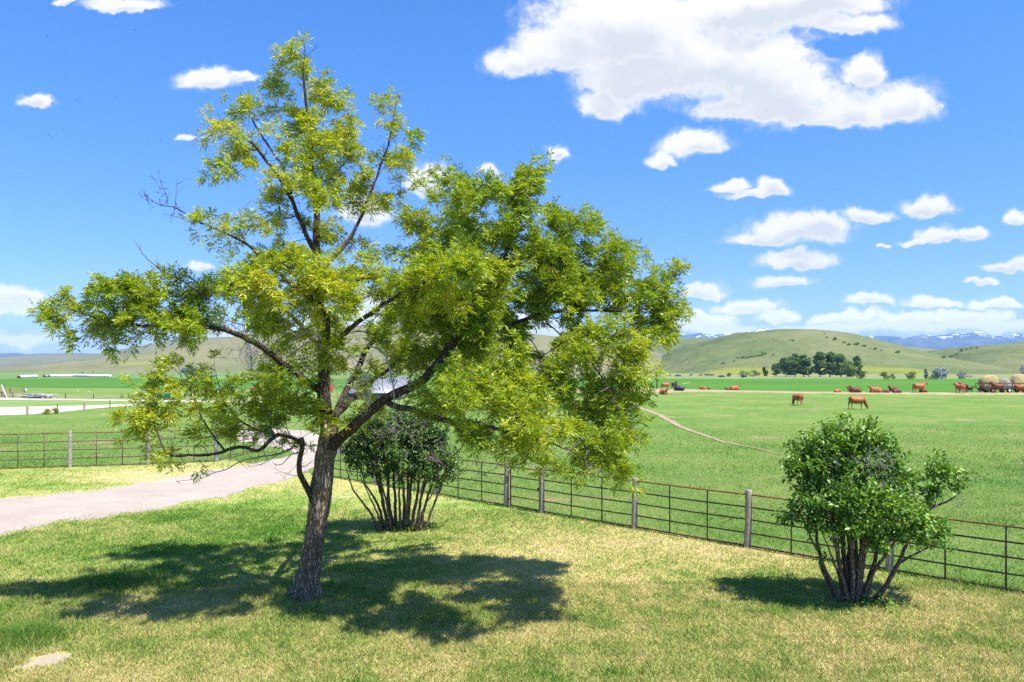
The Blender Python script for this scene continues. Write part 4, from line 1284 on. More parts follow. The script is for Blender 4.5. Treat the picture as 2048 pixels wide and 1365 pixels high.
bush('lilac_bush', 'green leafy lilac bush with a bare forked stem base by the pipe fence', 1705, 1203, YR, r_st, R_BL, M['lilac'], 60, 9, 21,
     [(1745, 905, 30, 20, .5, 0, -.25, .3), (1785, 925, 24, 24, .45, 0, -.2, .3), (1690, 935, 40, 20, .15, 0, -.5, .3), (1915, 1000, 14, 12, .8, 0, .2, .1), (1770, 960, 30, 18, .4, 0, -.4, .3)])
YM = 22.8
M_TOPS = [(690, 930, -.2, .04), (712, 915, .3, .045), (730, 880, -.2, .045), (745, 860, .4, .05), (765, 850, 0, .05), (780, 835, .5, .05), (800, 830, -.3, .05), (815, 840, .3, .05), (835, 850, 0, .05), (850, 840, -.4, .05), (870, 860, .4, .045), (885, 880, 0, .045),
          (900, 900, -.3, .04), (905, 930, .2, .03), (750, 900, -.6, .04), (790, 880, -.7, .04), (830, 890, -.7, .04), (860, 910, -.6, .04), (770, 870, .8, .04), (820, 870, .8, .04), (720, 940, -.5, .03), (880, 930, -.5, .03)]
m_st = fan(805, 1060, M_TOPS, .05, .42, 9)
M_BL = [(795, 838, 86, 24, .9, .3, 0, .8), (750, 868, 50, 34, .9, .35, -.1, .8), (840, 865, 66, 36, .9, .3, 0, .9), (712, 905, 30, 34, .9, .4, -.1, .5), (780, 905, 66, 36, .8, .25, -.3, .9), (860, 905, 46, 36, .9, .25, 0, .8), (905, 925, 26, 30, .8, .4, 0, .5), (820, 940, 60, 30, .7, .2, -.3, .8), (752, 935, 40, 26, .4, .3, -.3, .6), (880, 955, 26, 20, .5, .35, -.2, .4), (690, 900, 16, 24, .5, .5, 0, .3)]
bush('lilac_bush', 'dark old lilac bush of many bare upright stems beneath the big ash limb', 805, 1062, YM, m_st, M_BL, M['lilac_dark'], 22, 13, 61,
     [(800, 850, 80, 30, .6, 0, -.7, .3), (740, 890, 40, 40, .6, 0, -.5, .4), (850, 900, 60, 40, .5, 0, -.6, .4), (700, 910, 20, 30, .5, 0, -.2, .3)], (0.06, 0.09))


# ----------------------------------------------------------------- fences and gate
def post_mesh(h, r, seed):
    k = 14
    zs = np.array([-0.25, 0.0, h * .2, h * .4, h * .6, h * .8, h - .03, h])
    P = np.stack([0.006 * np.sin(zs * 3 + seed), 0.006 * np.cos(zs * 2 + seed), zs], -1)
    rr = r * np.array([1.06, 1.05, 1.02, 1.0, .99, .97, .96, .86])
    return MB().add(*tube_np(P, rr, k, True))


def pipe_panel(root, a, b, hs_, mat, stiles=(1 / 3, 2 / 3), r=0.021, z0=0.0, ends=False):
    """five welded rails with uprights between two posts"""
    d = (b - a); d.z = 0
    L = d.length; d.normalize()
    for t in stiles:
        p = a + d * L * t
        st = MB().tube([(p.x, p.y, p.z + hs_[0]), (p.x, p.y, p.z + hs_[-1])], r * 0.95, 8)
        local(st.build('stile', mat, root, True), root)
    for h in hs_:
        mb = MB()
        n = 7
        pts = [a.lerp(b, t / n) + Vector((0, 0, h - 0.012 * math.sin(math.pi * t / n))) for t in range(n + 1)]
        mb.tube(pts, r, 8)
        rl = mb.build('rail', M['pipe_red'] if (h == hs_[-1] and R.random() < .6) or R.random() < .12 else mat, root, True)
        local(rl, root)


HS = (0.07, 0.42, 0.79, 1.13, 1.48)


def pipe_fence(label, pts, h, r, posts, hs_, skip=()):
    root = empty('pipe_fence', pts[0].copy(), label, 'fence', None)
    for i, p in enumerate(pts):
        o = post_mesh(h + R.uniform(-.02, .05), r * R.uniform(.95, 1.1), i).build('post', posts[i % len(posts)] if len(posts) < len(pts) else posts[i], root, True)
        o.location = p - root.location
        o.rotation_euler = (R.uniform(-.02, .02), R.uniform(-.02, .02), R.uniform(0, 6))
    for i in range(len(pts) - 1):
        if i not in skip:
            pipe_panel(root, pts[i], pts[i + 1], hs_, M['pipe'])
    return root


right_a = [P0 - STEP * k for k in (3, 2, 1)] + [P0]
pipe_fence('rusty pipe fence stretch running from behind the dark lilac to the small gate', right_a, 1.58, 0.092, [M['post'], M['post'], M['post'], M['post']], HS)
right_b = [P1] + [P1 + STEP * k for k in (1, 2, 3, 4, 5, 6)]
pipe_fence('long rusty pipe fence on round grey posts passing behind the green lilac', right_b, 1.58, 0.095, [M['post']] * 7, HS)
HSL = (0.06, 0.44, 0.85, 1.26, 1.66)
pipe_fence('brown pipe fence on wooden posts along the far side of the gravel driveway', LEFT, 1.74, 0.095, [M['post'], M['post'], M['post'], M['post'], M['post_pale'], M['post']], HSL)

# small walk-through gate
gd = (P1 - P0).normalized()
gL = (P1 - P0).length
gate = empty('pipe_gate', P0 + gd * 0.17, 'narrow red-rusted pipe gate hung between two grey wooden posts', 'gate')
ga, gb = P0 + gd * 0.19, P1 - gd * 0.13
fm = MB()
for p in (ga, gb):
    fm.tube([(p.x, p.y, 0.08), (p.x, p.y, 1.44)], 0.024, 10)
for h in (0.08, 1.44):
    fm.tube([ga + Vector((0, 0, h)), gb + Vector((0, 0, h))], 0.024, 10)
local(fm.build('gate_frame', M['pipe_red'], gate, True), gate)
for h in (0.41, 0.75, 1.10):
    mb = MB().tube([ga + Vector((0, 0, h)), gb + Vector((0, 0, h))], 0.019, 8)
    local(mb.build('rail', M['pipe_red'], gate, True), gate)
hg = MB()
for h in (0.3, 1.25):
    hg.tube([ga - gd * 0.10 + Vector((0, 0, h)), ga + gd * 0.02 + Vector((0, 0, h))], 0.02, 8)
local(hg.build('hinge', M['pipe'], gate, True), gate)
lt = MB().box(gb + Vector((0.0, -0.03, 0.80)), (0.16, 0.06, 0.10))
local(lt.build('latch', M['steel'], gate), gate)
chn = MB().tube([P0 + Vector((0.05, -0.11, 1.16)), P0 + Vector((0.07, -0.13, 1.02)), P0 + Vector((0.03, -0.12, 0.92)), P0 + Vector((0.0, -0.11, 1.02)), P0 + Vector((0.02, -0.11, 1.15))], 0.011, 6)
local(chn.build('chain', M['steel'], gate, True), gate)

# wire fence of thin posts along the pale gravel yard
wf_px = [(-60, 836, 26, .05), (55, 830, 17, .10), (115, 824.5, 16, .04), (169, 822, 18.5, .09), (220, 816, 16, .04), (300, 812, 13, .07)]
wpts = [(ground(a, b), h_, r_) for a, b, h_, r_ in wf_px]
wroot = empty('wire_fence', wpts[0][0].copy(), 'low wire fence with dark posts along the pale gravel yard at far left', 'fence')
for g, h_, r_ in wpts:
    o = post_mesh(h_ * g.y / F, r_, 3).build('post', M['wood'] if r_ > .06 else M['steel'], wroot, True)
    o.location = g - wroot.location
for hh in (0.5, 0.85, 1.15):
    mb = MB()
    mb.tube([g + Vector((0, 0, hh)) for g, _, _ in wpts], 0.008, 4)
    local(mb.build('wire', M['steel'], wroot, True), wroot)


# ----------------------------------------------------------------- cattle
def remeshed(name, mb, mat, vox, sm=6):
    o = mb.build(name, mat)
    md = o.modifiers.new('r', 'REMESH'); md.mode = 'VOXEL'; md.voxel_size = vox
    ms = o.modifiers.new('s', 'SMOOTH'); ms.iterations = sm; ms.factor = 0.5
    dg = bpy.context.evaluated_depsgraph_get()
    dg.update()
    me = bpy.data.meshes.new_from_object(o.evaluated_get(dg))
    me.polygons.foreach_set('use_smooth', np.ones(len(me.polygons), bool))
    bpy.data.objects.remove(o)
    return me


def cow_mb(pose):
    """body of a cow facing +X with its feet at z = 0"""
    m = MB()
    if pose in ('stand', 'graze', 'calf'):
        zb = 0.90
        X = [-.98, -.93, -.80, -.5, -.1, .3, .58, .74, .82]
        Zc = [zb + .10, zb + .09, zb + .06, zb - .01, zb - .05, zb - .03, zb + .01, zb + .03, zb + .04]
        Rr = [.07, .27, .38, .43, .455, .45, .42, .30, .12]
        m.tube([(x, 0, z) for x, z in zip(X, Zc)], Rr, 14, 0.80)
        for sy in (-1, 1):      # fore leg: shoulder, elbow, knee (wrist), pastern, hoof
            dx = .10 * sy
            m.tube([(.58, .17 * sy, 1.0), (.55, .19 * sy, .70), (.54 + dx, .17 * sy, .40), (.54 + dx * 1.2, .17 * sy, .14), (.57 + dx * 1.3, .17 * sy, 0)], [.17, .11, .062, .045, .055], 9)
            dx = -.10 * sy      # hind leg: hip, stifle forward, hock backward, shank
            m.tube([(-.78, .16 * sy, 1.02), (-.66 + dx * .5, .2 * sy, .74), (-.86 + dx, .17 * sy, .44), (-.83 + dx, .17 * sy, .16), (-.79 + dx, .17 * sy, 0)], [.22, .16, .068, .047, .055], 9)
        m.tube([(-.97, 0, 1.20), (-1.06, 0, 1.05), (-1.08, 0, .75), (-1.06, .02, .48), (-1.05, .02, .38)], [.04, .03, .026, .045, .02], 7)
        if pose == 'graze':
            m.tube([(.60, 0, 1.00), (.82, 0, .88), (1.00, 0, .64), (1.10, 0, .46)], [.37, .31, .24, .19], 11, 0.8)
            m.tube([(1.06, 0, .56), (1.16, 0, .42), (1.26, 0, .24), (1.33, 0, .09), (1.35, 0, .04)], [.14, .175, .145, .12, .08], 10)
            er = (1.06, .50)
        else:
            m.tube([(.58, 0, 1.02), (.80, 0, 1.12), (.98, 0, 1.24), (1.08, 0, 1.32)], [.38, .31, .23, .19], 11, 0.8)
            m.tube([(1.02, 0, 1.36), (1.12, 0, 1.34), (1.28, 0, 1.24), (1.42, 0, 1.15), (1.46, 0, 1.13)], [.13, .18, .15, .12, .08], 10)
            er = (1.05, 1.38)
    else:
        X = [-.98, -.92, -.78, -.5, -.1, .3, .58, .76, .84]
        Rr = [.06, .22, .33, .39, .42, .40, .36, .25, .10]
        Zc = [.36, .37, .39, .41, .41, .41, .42, .42, .42]
        m.tube([(x, 0, z) for x, z in zip(X, Zc)], Rr, 14, 1.05)
        for sy in (-1, 1):
            m.tube([(.55, .22 * sy, .34), (.80, .30 * sy, .16), (.88, .26 * sy, .09), (.60, .26 * sy, .06)], [.15, .09, .06, .045], 8)
            m.tube([(-.70, .28 * sy, .36), (-.38, .42 * sy, .24), (-.66, .44 * sy, .10), (-.36, .46 * sy, .06)], [.22, .14, .065, .045], 8)
        m.tube([(-.97, 0, .48), (-1.06, .06, .25), (-1.04, .16, .08)], [.04, .03, .03], 7)
        if pose == 'lie_flat':
            m.tube([(.62, 0, .46), (.90, .06, .38), (1.10, .12, .24)], [.28, .2, .14], 11, 0.85)
            m.tube([(1.04, .10, .27), (1.16, .14, .20), (1.34, .2, .12), (1.46, .24, .08)], [.11, .14, .11, .075], 10)
            er = (1.08, .34)
        else:
            m.tube([(.60, 0, .52), (.80, 0, .68), (.96, .04, .88), (1.04, .06, .95)], [.31, .24, .17, .14], 11, 0.8)
            m.tube([(.96, .04, .98), (1.08, .07, .96), (1.24, .12, .85), (1.38, .16, .76)], [.10, .145, .115, .075], 10)
            er = (1.01, .99)
    for sy in (-1, 1):
        m.tube([(er[0], .09 * sy, er[1]), (er[0] - .03, .18 * sy, er[1] + .02), (er[0] - .04, .27 * sy, er[1])], [.045, .06, .02], 7)
    return m


COWS = {p: remeshed('cow_' + p, cow_mb(p), M['cow_red'], 0.034 if p != 'lie_flat' else 0.04) for p in ('stand', 'graze', 'lie', 'lie_flat')}
COW_MATS = {}


def cow(px, py, pose, yaw, scale, coat, label, group='cattle herd on the pasture', name='cow', cat='cow', zoff=-0.02):
    key = (pose, coat)
    if key not in COW_MATS:
        me = COWS[pose].copy()
        me.materials.clear()
        me.materials.append(M['cow_' + coat])
        COW_MATS[key] = me
    g = ground(px, py)
    o = bpy.data.objects.new(name, COW_MATS[key])
    o.location = (g.x, g.y, g.z + zoff + 0.05)
    o.rotation_euler = (0, 0, math.radians(yaw))
    o.scale = (scale * 0.93, scale * 1.05, scale * 1.16)
    link(o)
    return tag(o, label, cat, group)


cow(1331, 779.5, 'stand', 12, 0.95, 'red', 'red cow standing beside the tall wooden post, sniffing a dark brown cow')
cow(1349, 779.3, 'stand', 55, 0.98, 'brown', 'dark brown cow standing head away behind the black resting one')
cow(1358, 783.2, 'lie', 176, 1.12, 'black', 'only black cow in the near herd, lying on the dirt strip')
cow(1327, 789.5, 'lie', -50, 0.82, 'red', 'red cow lying alone on grass in front of the dirt strip by the post')
cow(1405, 780.5, 'lie', 150, 0.72, 'red', 'red cow lying with raised head, one of the pair right of the black cow')
cow(1418, 779.2, 'lie', 75, 0.55, 'red', 'small red calf curled up behind the cow lying with raised head', name='calf', cat='calf')
cow(1455, 781.6, 'lie', 185, 0.55, 'dark', 'dark red calf lying at the tail of a red cow on the strip', name='calf', cat='calf')
cow(1469, 781.8, 'lie', 5, 0.98, 'red', 'red cow lying head right with a dark calf at her tail')
cow(1596, 811.0, 'graze', 100, 0.93, 'red', 'red cow grazing seen from behind in the open pasture')
cow(1714, 819.0, 'graze', 4, 0.97, 'red', 'red cow grazing in profile in the open pasture above the green lilac')
cow(1675, 786.6, 'lie_flat', 8, 0.62, 'red', 'red calf sprawled flat on the dirt strip left of the resting cows', name='calf', cat='calf')
cow(1703, 783.6, 'lie', 165, 0.80, 'red', 'red cow resting just behind another, only its head and back showing')
cow(1711, 786.8, 'lie', 182, 1.02, 'dark', 'dark red cow lying on the strip above the profile grazing cow')
cow(1751, 787.0, 'lie', 178, 1.06, 'red', 'big red cow lying head left with two calves at her tail')
cow(1772, 787.2, 'lie_flat', 190, 0.66, 'dark', 'dark red calf lying right against the tail of the big resting cow', name='calf', cat='calf')
cow(1793, 787.4, 'lie_flat', 0, 0.74, 'dark', 'dark red calf lying in front of the hunched cow', name='calf', cat='calf')
cow(1786, 783.6, 'lie', 190, 0.90, 'dark', 'hunched dark red cow lying behind two calves on the strip')
cow(1838, 787.0, 'stand', 6, 1.12, 'red', 'red cow standing in profile over a lying calf')
cow(1846, 786.6, 'lie_flat', 10, 0.72, 'dark', 'dark red calf lying beneath the standing profile cow', name='calf', cat='calf')
cow(1920, 788.0, 'stand', 97, 1.05, 'red', 'red cow standing rear to the camera left of the hay wagon')
cow(1927, 785.5, 'stand', 95, 1.0, 'dark', 'dark red cow half hidden behind the cow showing its rear')
cow(1940, 785.6, 'stand', 15, 0.66, 'brown', 'dark brown calf standing between the rear-view cow and the wagon', name='calf', cat='calf')
cow(1962, 786.4, 'graze', 15, 0.62, 'dark', 'small dark red calf with lowered head at the end of the hay wagon', name='calf', cat='calf')
cow(1972, 785.6, 'graze', 160, 0.72, 'brown', 'nearly black calf in the shade under the end of the hay wagon', name='calf', cat='calf')
cow(1995, 787.4, 'stand', 184, 1.12, 'dark', 'big dark red cow standing broadside in front of the hay wagon')
cow(2041, 787.0, 'stand', 150, 0.95, 'red', 'red cow standing by the wagon wheel at the picture edge')
cow(1217, 785.5, 'lie', 20, 0.9, 'red', 'red cow lying on the dirt strip behind the ash leaves')
for i, (a, b, yw) in enumerate([(1338, 754, 0), (1354, 754.2, 180), (1358.5, 754.6, 10), (1382, 753, 0), (1402, 753, 190), (1411, 752.6, 0), (1415, 752.6, 20), (1421, 753.2, 180), (1425, 752.8, 0), (1440, 756.4, 0), (1446, 756.4, 180), (1457, 754, 0), (1485, 757, 30), (1490, 757, 180), (165, 747, 0), (186, 746.2, 180)]):
    cow(a, b, 'graze' if i % 3 else 'stand', yw, 1.0, 'black', 'tiny black cow grazing on the pale meadow below the round hill' if a > 1000 else 'tiny black cow grazing on the far meadow beyond the white bale rows', 'far black cattle' if a > 1000 else 'far black cattle by the bale rows')

# ----------------------------------------------------------------- hay wagon with round bales
wg = ground(2016, 787)
wy = wg.y + 1.3
wag = empty('hay_wagon', (wg.x, wy, wg.z), 'dark steel hay feeder wagon with slanted bars behind the big dark red cow', 'wagon')
wl = 3.9
fr = MB()
for yy_ in (-1.0, 1.0):
    for zz_ in (1.62, 0.78):
        fr.box((0, yy_, zz_), (2 * wl, 0.09, 0.10))
    for xx_ in np.linspace(-wl, wl, 5):
        fr.box((xx_, yy_, 1.2), (0.09, 0.08, 0.84))
for xx_ in (-wl, wl):
    fr.box((xx_, 0, 1.62), (0.09, 2.0, 0.09)); fr.box((xx_, 0, 0.78), (0.09, 2.0, 0.09))
fr.box((0, 0, 0.62), (2 * wl, 0.25, 0.16))
fr.build('frame', M['steel'], wag)
for yy_ in (-1.0, 1.0):
    sb = MB()
    for xx_ in np.arange(-wl + 0.3, wl - 0.2, 0.42):
        sb.box((xx_, yy_, 1.2), (0.05, 0.04, 0.95), 0, 0, 0.55)
    sb.build('slant_bars', M['rim'], wag)['label'] = 'pale slanted feed bars'
MB().box((0, 0, 0.74), (2 * wl, 1.9, 0.06)).build('deck', M['grey_wood'], wag)
for xx_ in (-2.2, 0.45, 3.0):
    for yy_ in (-0.95, 0.95):
        P = [(xx_, yy_ + d, 0.40) for d in (-.11, -.10, .10, .11)]
        w_ = MB().tube(P, [.30, .40, .40, .30], 18).build('wheel', M['black'], wag, True)
        MB().tube([(xx_, yy_ + d, 0.40) for d in (-.13, .13)], .21, 14).build('rim', M['rim'], w_, True)


def bale(x, y, z, r, L, rz, mat, label, name='round_bale', seed=0, group='hay bales on the feeder wagon', rx=0.0):
    k, n = 40, 9
    rg = np.random.default_rng(seed)
    xs = np.linspace(-L / 2, L / 2, n)
    rr = r * np.array([.90] + [1.0] * (n - 2) + [.90])
    V, q_, t_ = tube_np([(a, 0, 0) for a in xs], rr, k, True)
    V += rg.normal(0, 0.018 * r, V.shape)
    ang = np.arctan2(V[:, 2], V[:, 1])
    V[:, 1:] *= (1 + 0.05 * np.sin(ang * 3 + seed))[:, None]
    body = [V]; T = [t_]
    o = npmesh(name, V, [q_, t_], [mat], None, True)
    # loose stalks
    o.location = (x, y, z); o.rotation_euler = (rx, 0, rz)
    return tag(o, label, 'hay bale', group)


bale(wg.x - 2.35, wy, wg.z + 1.66, 1.36, 1.5, math.radians(80), M['hay'], 'biggest golden round hay bale, on the left end of the wagon', seed=1)
bale(wg.x + 0.42, wy + .2, wg.z + 1.42, 0.95, 1.5, math.radians(60), M['hay_grey'], 'smaller grey weathered bale between two golden ones on the wagon', seed=2)
bale(wg.x + 2.7, wy, wg.z + 1.70, 1.40, 1.5, math.radians(95), M['hay'], 'golden round hay bale at the right edge of the picture on the wagon', seed=3)


# ----------------------------------------------------------------- distant trees and bushes
def far_tree(name, label, cat, px, py, w, h, mat, tint, seed, group=None, trunk_frac=0.12, lobes=9, faces=1500, size=0.035, thin=False, stems=1, label_part=None):
    """w, h in photo pixels; crown of many small leaf clumps on a trunk with a few limbs"""
    g = ground(px, py)
    wm, hm = w * g.y / F, h * g.y / F
    root = empty(name, g, label, cat, group)
    rg = np.random.default_rng(seed)
    mb = MB()
    cen = []
    for i in range(lobes):
        t = (i + 0.5) / lobes
        a = rg.uniform(0, 6.28)
        zz = hm * (trunk_frac + (1 - trunk_frac) * (0.12 + 0.80 * t))
        prof = math.sin(math.pi * min(1, 0.22 + t * 0.74)) ** 0.6
        rr = wm * 0.5 * prof * rg.uniform(0.25, 0.7)
        cen.append((math.cos(a) * rr, math.sin(a) * rr, zz, wm * 0.28 * rg.uniform(0.7, 1.15) * (0.6 + 0.5 * prof), hm / lobes * rg.uniform(0.9, 1.5)))
    for k in range(stems):
        o0 = (rg.normal(0, wm * .08) if stems > 1 else 0, rg.normal(0, wm * .08) if stems > 1 else 0)
        top = hm * 0.85
        mb.tube([(o0[0], o0[1], -0.2), (o0[0] * 1.2, o0[1], top * .4), (rg.normal(0, wm * .06), 0, top)], [hm * .022 / stems ** .5, hm * .016 / stems ** .5, hm * .004], 7)
    for c in cen:
        mb.tube([(0, 0, c[2] * .6), (c[0] * .5, c[1] * .5, c[2] * .82), (c[0], c[1], c[2])], [hm * .007, hm * .005, hm * .002], 4)
    mb.build('trunk' if cat == 'tree' else 'stem', M['twig'], root, True)
    idx = rg.integers(0, lobes, faces)
    C = np.array(cen)[idx]
    v = unit(rg.normal(0, 1, (faces, 3))) * rg.uniform(0.35, 1, (faces, 1)) ** 0.5
    P = C[:, :3] + v * np.stack([C[:, 3], C[:, 3], C[:, 4]], -1)
    P[:, 2] = np.maximum(P[:, 2], hm * 0.02 + 0.02)
    sz = hm * size * rg.uniform(0.6, 1.4, (faces, 1))
    a_ = unit(rg.normal(0, 1, (faces, 3))); b_ = unit(np.cross(a_, rg.normal(0, 1, (faces, 3))))
    Vq = np.stack([P - a_ * sz, P - b_ * sz * .6, P + a_ * sz, P + b_ * sz * .6], 1).reshape(-1, 3)
    fq = np.arange(faces * 4).reshape(-1, 4)
    npmesh('crown' if cat == 'tree' else 'foliage', Vq, [fq], [mat], {'tint': np.repeat(np.clip(tint + rg.normal(0, .22, faces), 0, 1), 4), 'vary': np.repeat(rg.uniform(0, 1, faces), 4)}, False, root)
    return root


PG = 'poplar grove below the round hill'
for i, (px, py, w, h, lab) in enumerate([
        (1552, 753.5, 20, 24, 'short poplar, first at the left end of the grove'), (1572, 754, 34, 36, 'broad poplar second from the left end of the grove'), (1590, 754.5, 30, 44, 'tall narrow poplar in the middle of the left half of the grove'), (1607, 754.5, 26, 42, 'tall poplar just left of the gap in the grove'), (1618, 754.5, 14, 36, 'slim poplar leaning on the gap in the grove'),
        (1640, 755, 30, 48, 'tallest poplar, first to the right of the gap in the grove'), (1660, 755, 32, 47, 'tall poplar second to the right of the gap'), (1682, 755.5, 34, 44, 'wide poplar in the middle of the right half of the grove'), (1694, 757, 34, 34, 'lighter round poplar standing in front of the right half'), (1713, 755.5, 20, 41, 'dark narrow poplar at the right end of the grove')]):
    far_tree('poplar_tree', lab, 'tree', px, py, w * 1.05, h * 1.10, M['poplar'], .35 + .12 * (i % 3 == 2) + (.25 if i == 8 else 0), 200 + i, PG, .02, 16, 2200, 0.042)
FB = 'bushes along the far side of the crop field'
for i, (px, py, w, h, mt, ti, lab) in enumerate([
        (1487, 754, 26, 12, 'poplar', .3, 'low dark bush at far left of the poplar grove'), (1508, 754, 26, 13, 'poplar', .5, 'low green bush between the dark bush and the grove'), (1530, 753.5, 12, 20, 'poplar', .4, 'small upright sapling just left of the grove'), (1457, 754, 12, 8, 'bushfar', .4, 'small lone green bush left of the grove under the hill'),
        (1726, 758.5, 26, 17, 'bushfar', .6, 'yellow-green bush at the right foot of the grove'), (1771, 759.5, 26, 15, 'bushfar', .45, 'green bush right of the bare gravel patch'), (1785, 758.5, 12, 10, 'poplar', .5, 'small dark bush touching the green one on its right'), (1824, 759.5, 30, 16, 'bushfar', .55, 'round yellow-green bush above the standing profile cow'),
        (1852, 758.5, 9, 20, 'silver', .2, 'slim grey upright bush left of the big silver ones'), (1872, 759.5, 24, 24, 'silver', .5, 'silver-grey willow bush, left one of the big pair'), (1889, 759, 26, 24, 'silver', .75, 'palest silver willow bush, right one of the big pair'), (1862, 760, 22, 7, 'bushfar', .4, 'low green bush at the foot of the silver willows'), (1927, 759.5, 28, 16, 'silver', .1, 'dull grey-green bush behind the rear-view cow'), (2050, 752, 22, 20, 'silver', .3, 'grey willow bush behind the last golden bale')]):
    far_tree('far_bush', lab, 'bush', px, py, w, h, M[mt], ti, 300 + i, FB, .02, 7, 1200, 0.05, stems=3)
# scattered dark shrubs on the hill slopes
hits = []
SHR = [(1448, 728), (1470, 723), (1477, 717), (1488, 717), (1497, 717), (1505, 715.5), (1512, 714), (1519, 713), (1526, 711.5), (1532, 708.5), (1525, 706), (1548, 711.5), (1582, 681), (1588, 682.5), (1650, 669), (1655, 676), (1672, 681), (1690, 687), (1700, 691), (1716, 691.5), (1730, 694), (1742, 698), (1752, 700), (1765, 702), (1798, 707), (1925, 703), (1935, 700), (1944, 698), (1955, 697), (1890, 717), (1905, 714), (1915, 709), (260 + 56, 723)]
bpy.context.view_layer.update()
dgs = bpy.context.evaluated_depsgraph_get()
proto = None
for i, (px, py) in enumerate(SHR):
    d = Vector(((px - CX) / F, 1, (HZ - py) / F)).normalized()
    start = Vector((0, 0, H)) + d * 560
    ok, loc, nor, _, ob, _ = SC.ray_cast(dgs, start, d)
    if not ok or 'hill' not in ob.name: continue
    right = px > 1840
    lab = ('dark shrub on the ridge shoulder of the right-hand hill' if right else 'dark shrub dotted on the slope of the round green hill') if px > 600 else 'lone dark shrub on the dry slope at left'
    grp = ('shrubs on the right-hand hill' if right else 'shrubs on the round green hill') if px > 600 else None
    if proto is None:
        proto = far_tree('hill_shrub', lab, 'shrub', px, 750, 10, 6, M['poplar'], .35, 500, grp, .0, 6, 320, 0.14, stems=2)
        r_ = proto
    else:
        r_ = proto.copy(); COL.objects.link(r_)
        for ch in list(proto.children):
            c_ = ch.copy(); COL.objects.link(c_); c_.parent = r_
        tag(r_, lab, 'shrub', grp)
    r_.location = loc - Vector((0, 0, .3))
    s_ = R.uniform(0.7, 1.5) * loc.y / 900
    r_.scale = (s_ * R.uniform(1, 2.2), s_, s_ * R.uniform(.7, 1.1))
    r_.rotation_euler = (0, 0, R.uniform(-.4, .4))

# weeds at the wire fence, dead bush by the road
for i, (px, py, w, h, lab) in enumerate([(92, 829.5, 18, 11, 'pale yellow-green weed clump, left one at the wire fence'), (112, 827.5, 15, 11, 'darker yellow-green weed clump against the thin wire-fence post')]):
    far_tree('weed_clump', lab, 'weed', px, py, w, h, M['weed'], .75 - .3 * i, 600 + i, 'weed clumps at the wire fence', 0, 6, 500, .09, stems=3)
far_tree('bare_bush', 'leafless grey bush beside the gravel road at left', 'bush', 243, 797, 22, 14, M['silver'], 0, 620, None, .05, 9, 60, .03, stems=6)


def bare_tree(label, px, py, w, h, seed, group=None, mat='dead', n=46, name='bare_tree'):
    g = ground(px, py)
    wm, hm = w * g.y / F, h * g.y / F
    root = empty(name, g, label, 'tree', group)
    rg = np.random.default_rng(seed)
    tr = MB().tube([(0, 0, -.3), (wm * .02, 0, hm * .25), (-wm * .03, 0, hm * .5), (0, 0, hm * .75)], [hm * .022, hm * .017, hm * .012, hm * .006], 8)
    tr.build('trunk', M[mat], root, True)
    cr = MB()
    for i in range(n):
        z0 = hm * rg.uniform(.12, .6)
        d = unit(np.array([rg.normal(0, 1), rg.normal(0, 1), rg.uniform(.5, 2.0)]))
        L = hm * rg.uniform(.25, .5)
        p = np.array([0, 0, z0]); pts = [p]
        for j in range(4):
            d = unit(d + rg.normal(0, .18, 3) + np.array([0, 0, .08]))
            pts.append(pts[-1] + d * L / 4)
        cr.tube(pts, np.array([.006, .005, .004, .003, .0015]) * hm * .8, 4)
        for q_ in pts[1:]:
            for s2 in range(2):
                d2 = unit(d + rg.normal(0, .6, 3))
                cr.tube([q_, q_ + d2 * L * .22, q_ + unit(d2 + rg.normal(0, .3, 3)) * L * .4], np.array([.0028, .002, .001]) * hm * .8, 3)
    cr.build('crown', M[mat], root, True)
    return root


bare_tree('pale leafless tree behind the left ash limb, taller of two', 503, 762, 66, 100, 71, 'bare trees behind the ash')
bare_tree('pale leafless tree behind the ash trunk, smaller of two', 545, 764, 50, 70, 72, 'bare trees behind the ash')
for i, (px, w, h, lab) in enumerate([(1000, 90, 62, 'grey bare willow thicket behind the middle of the ash crown'), (1085, 80, 70, 'tall grey bare willow behind the ash crown'), (1165, 70, 56, 'grey bare willow behind the right side of the ash crown'), (1222, 50, 48, 'grey bare willow nearest the cattle behind the ash leaves')]):
    bare_tree(lab, px, 770, w, h, 80 + i, 'grey willows behind the ash', 'dead', 40, 'bare_willow')


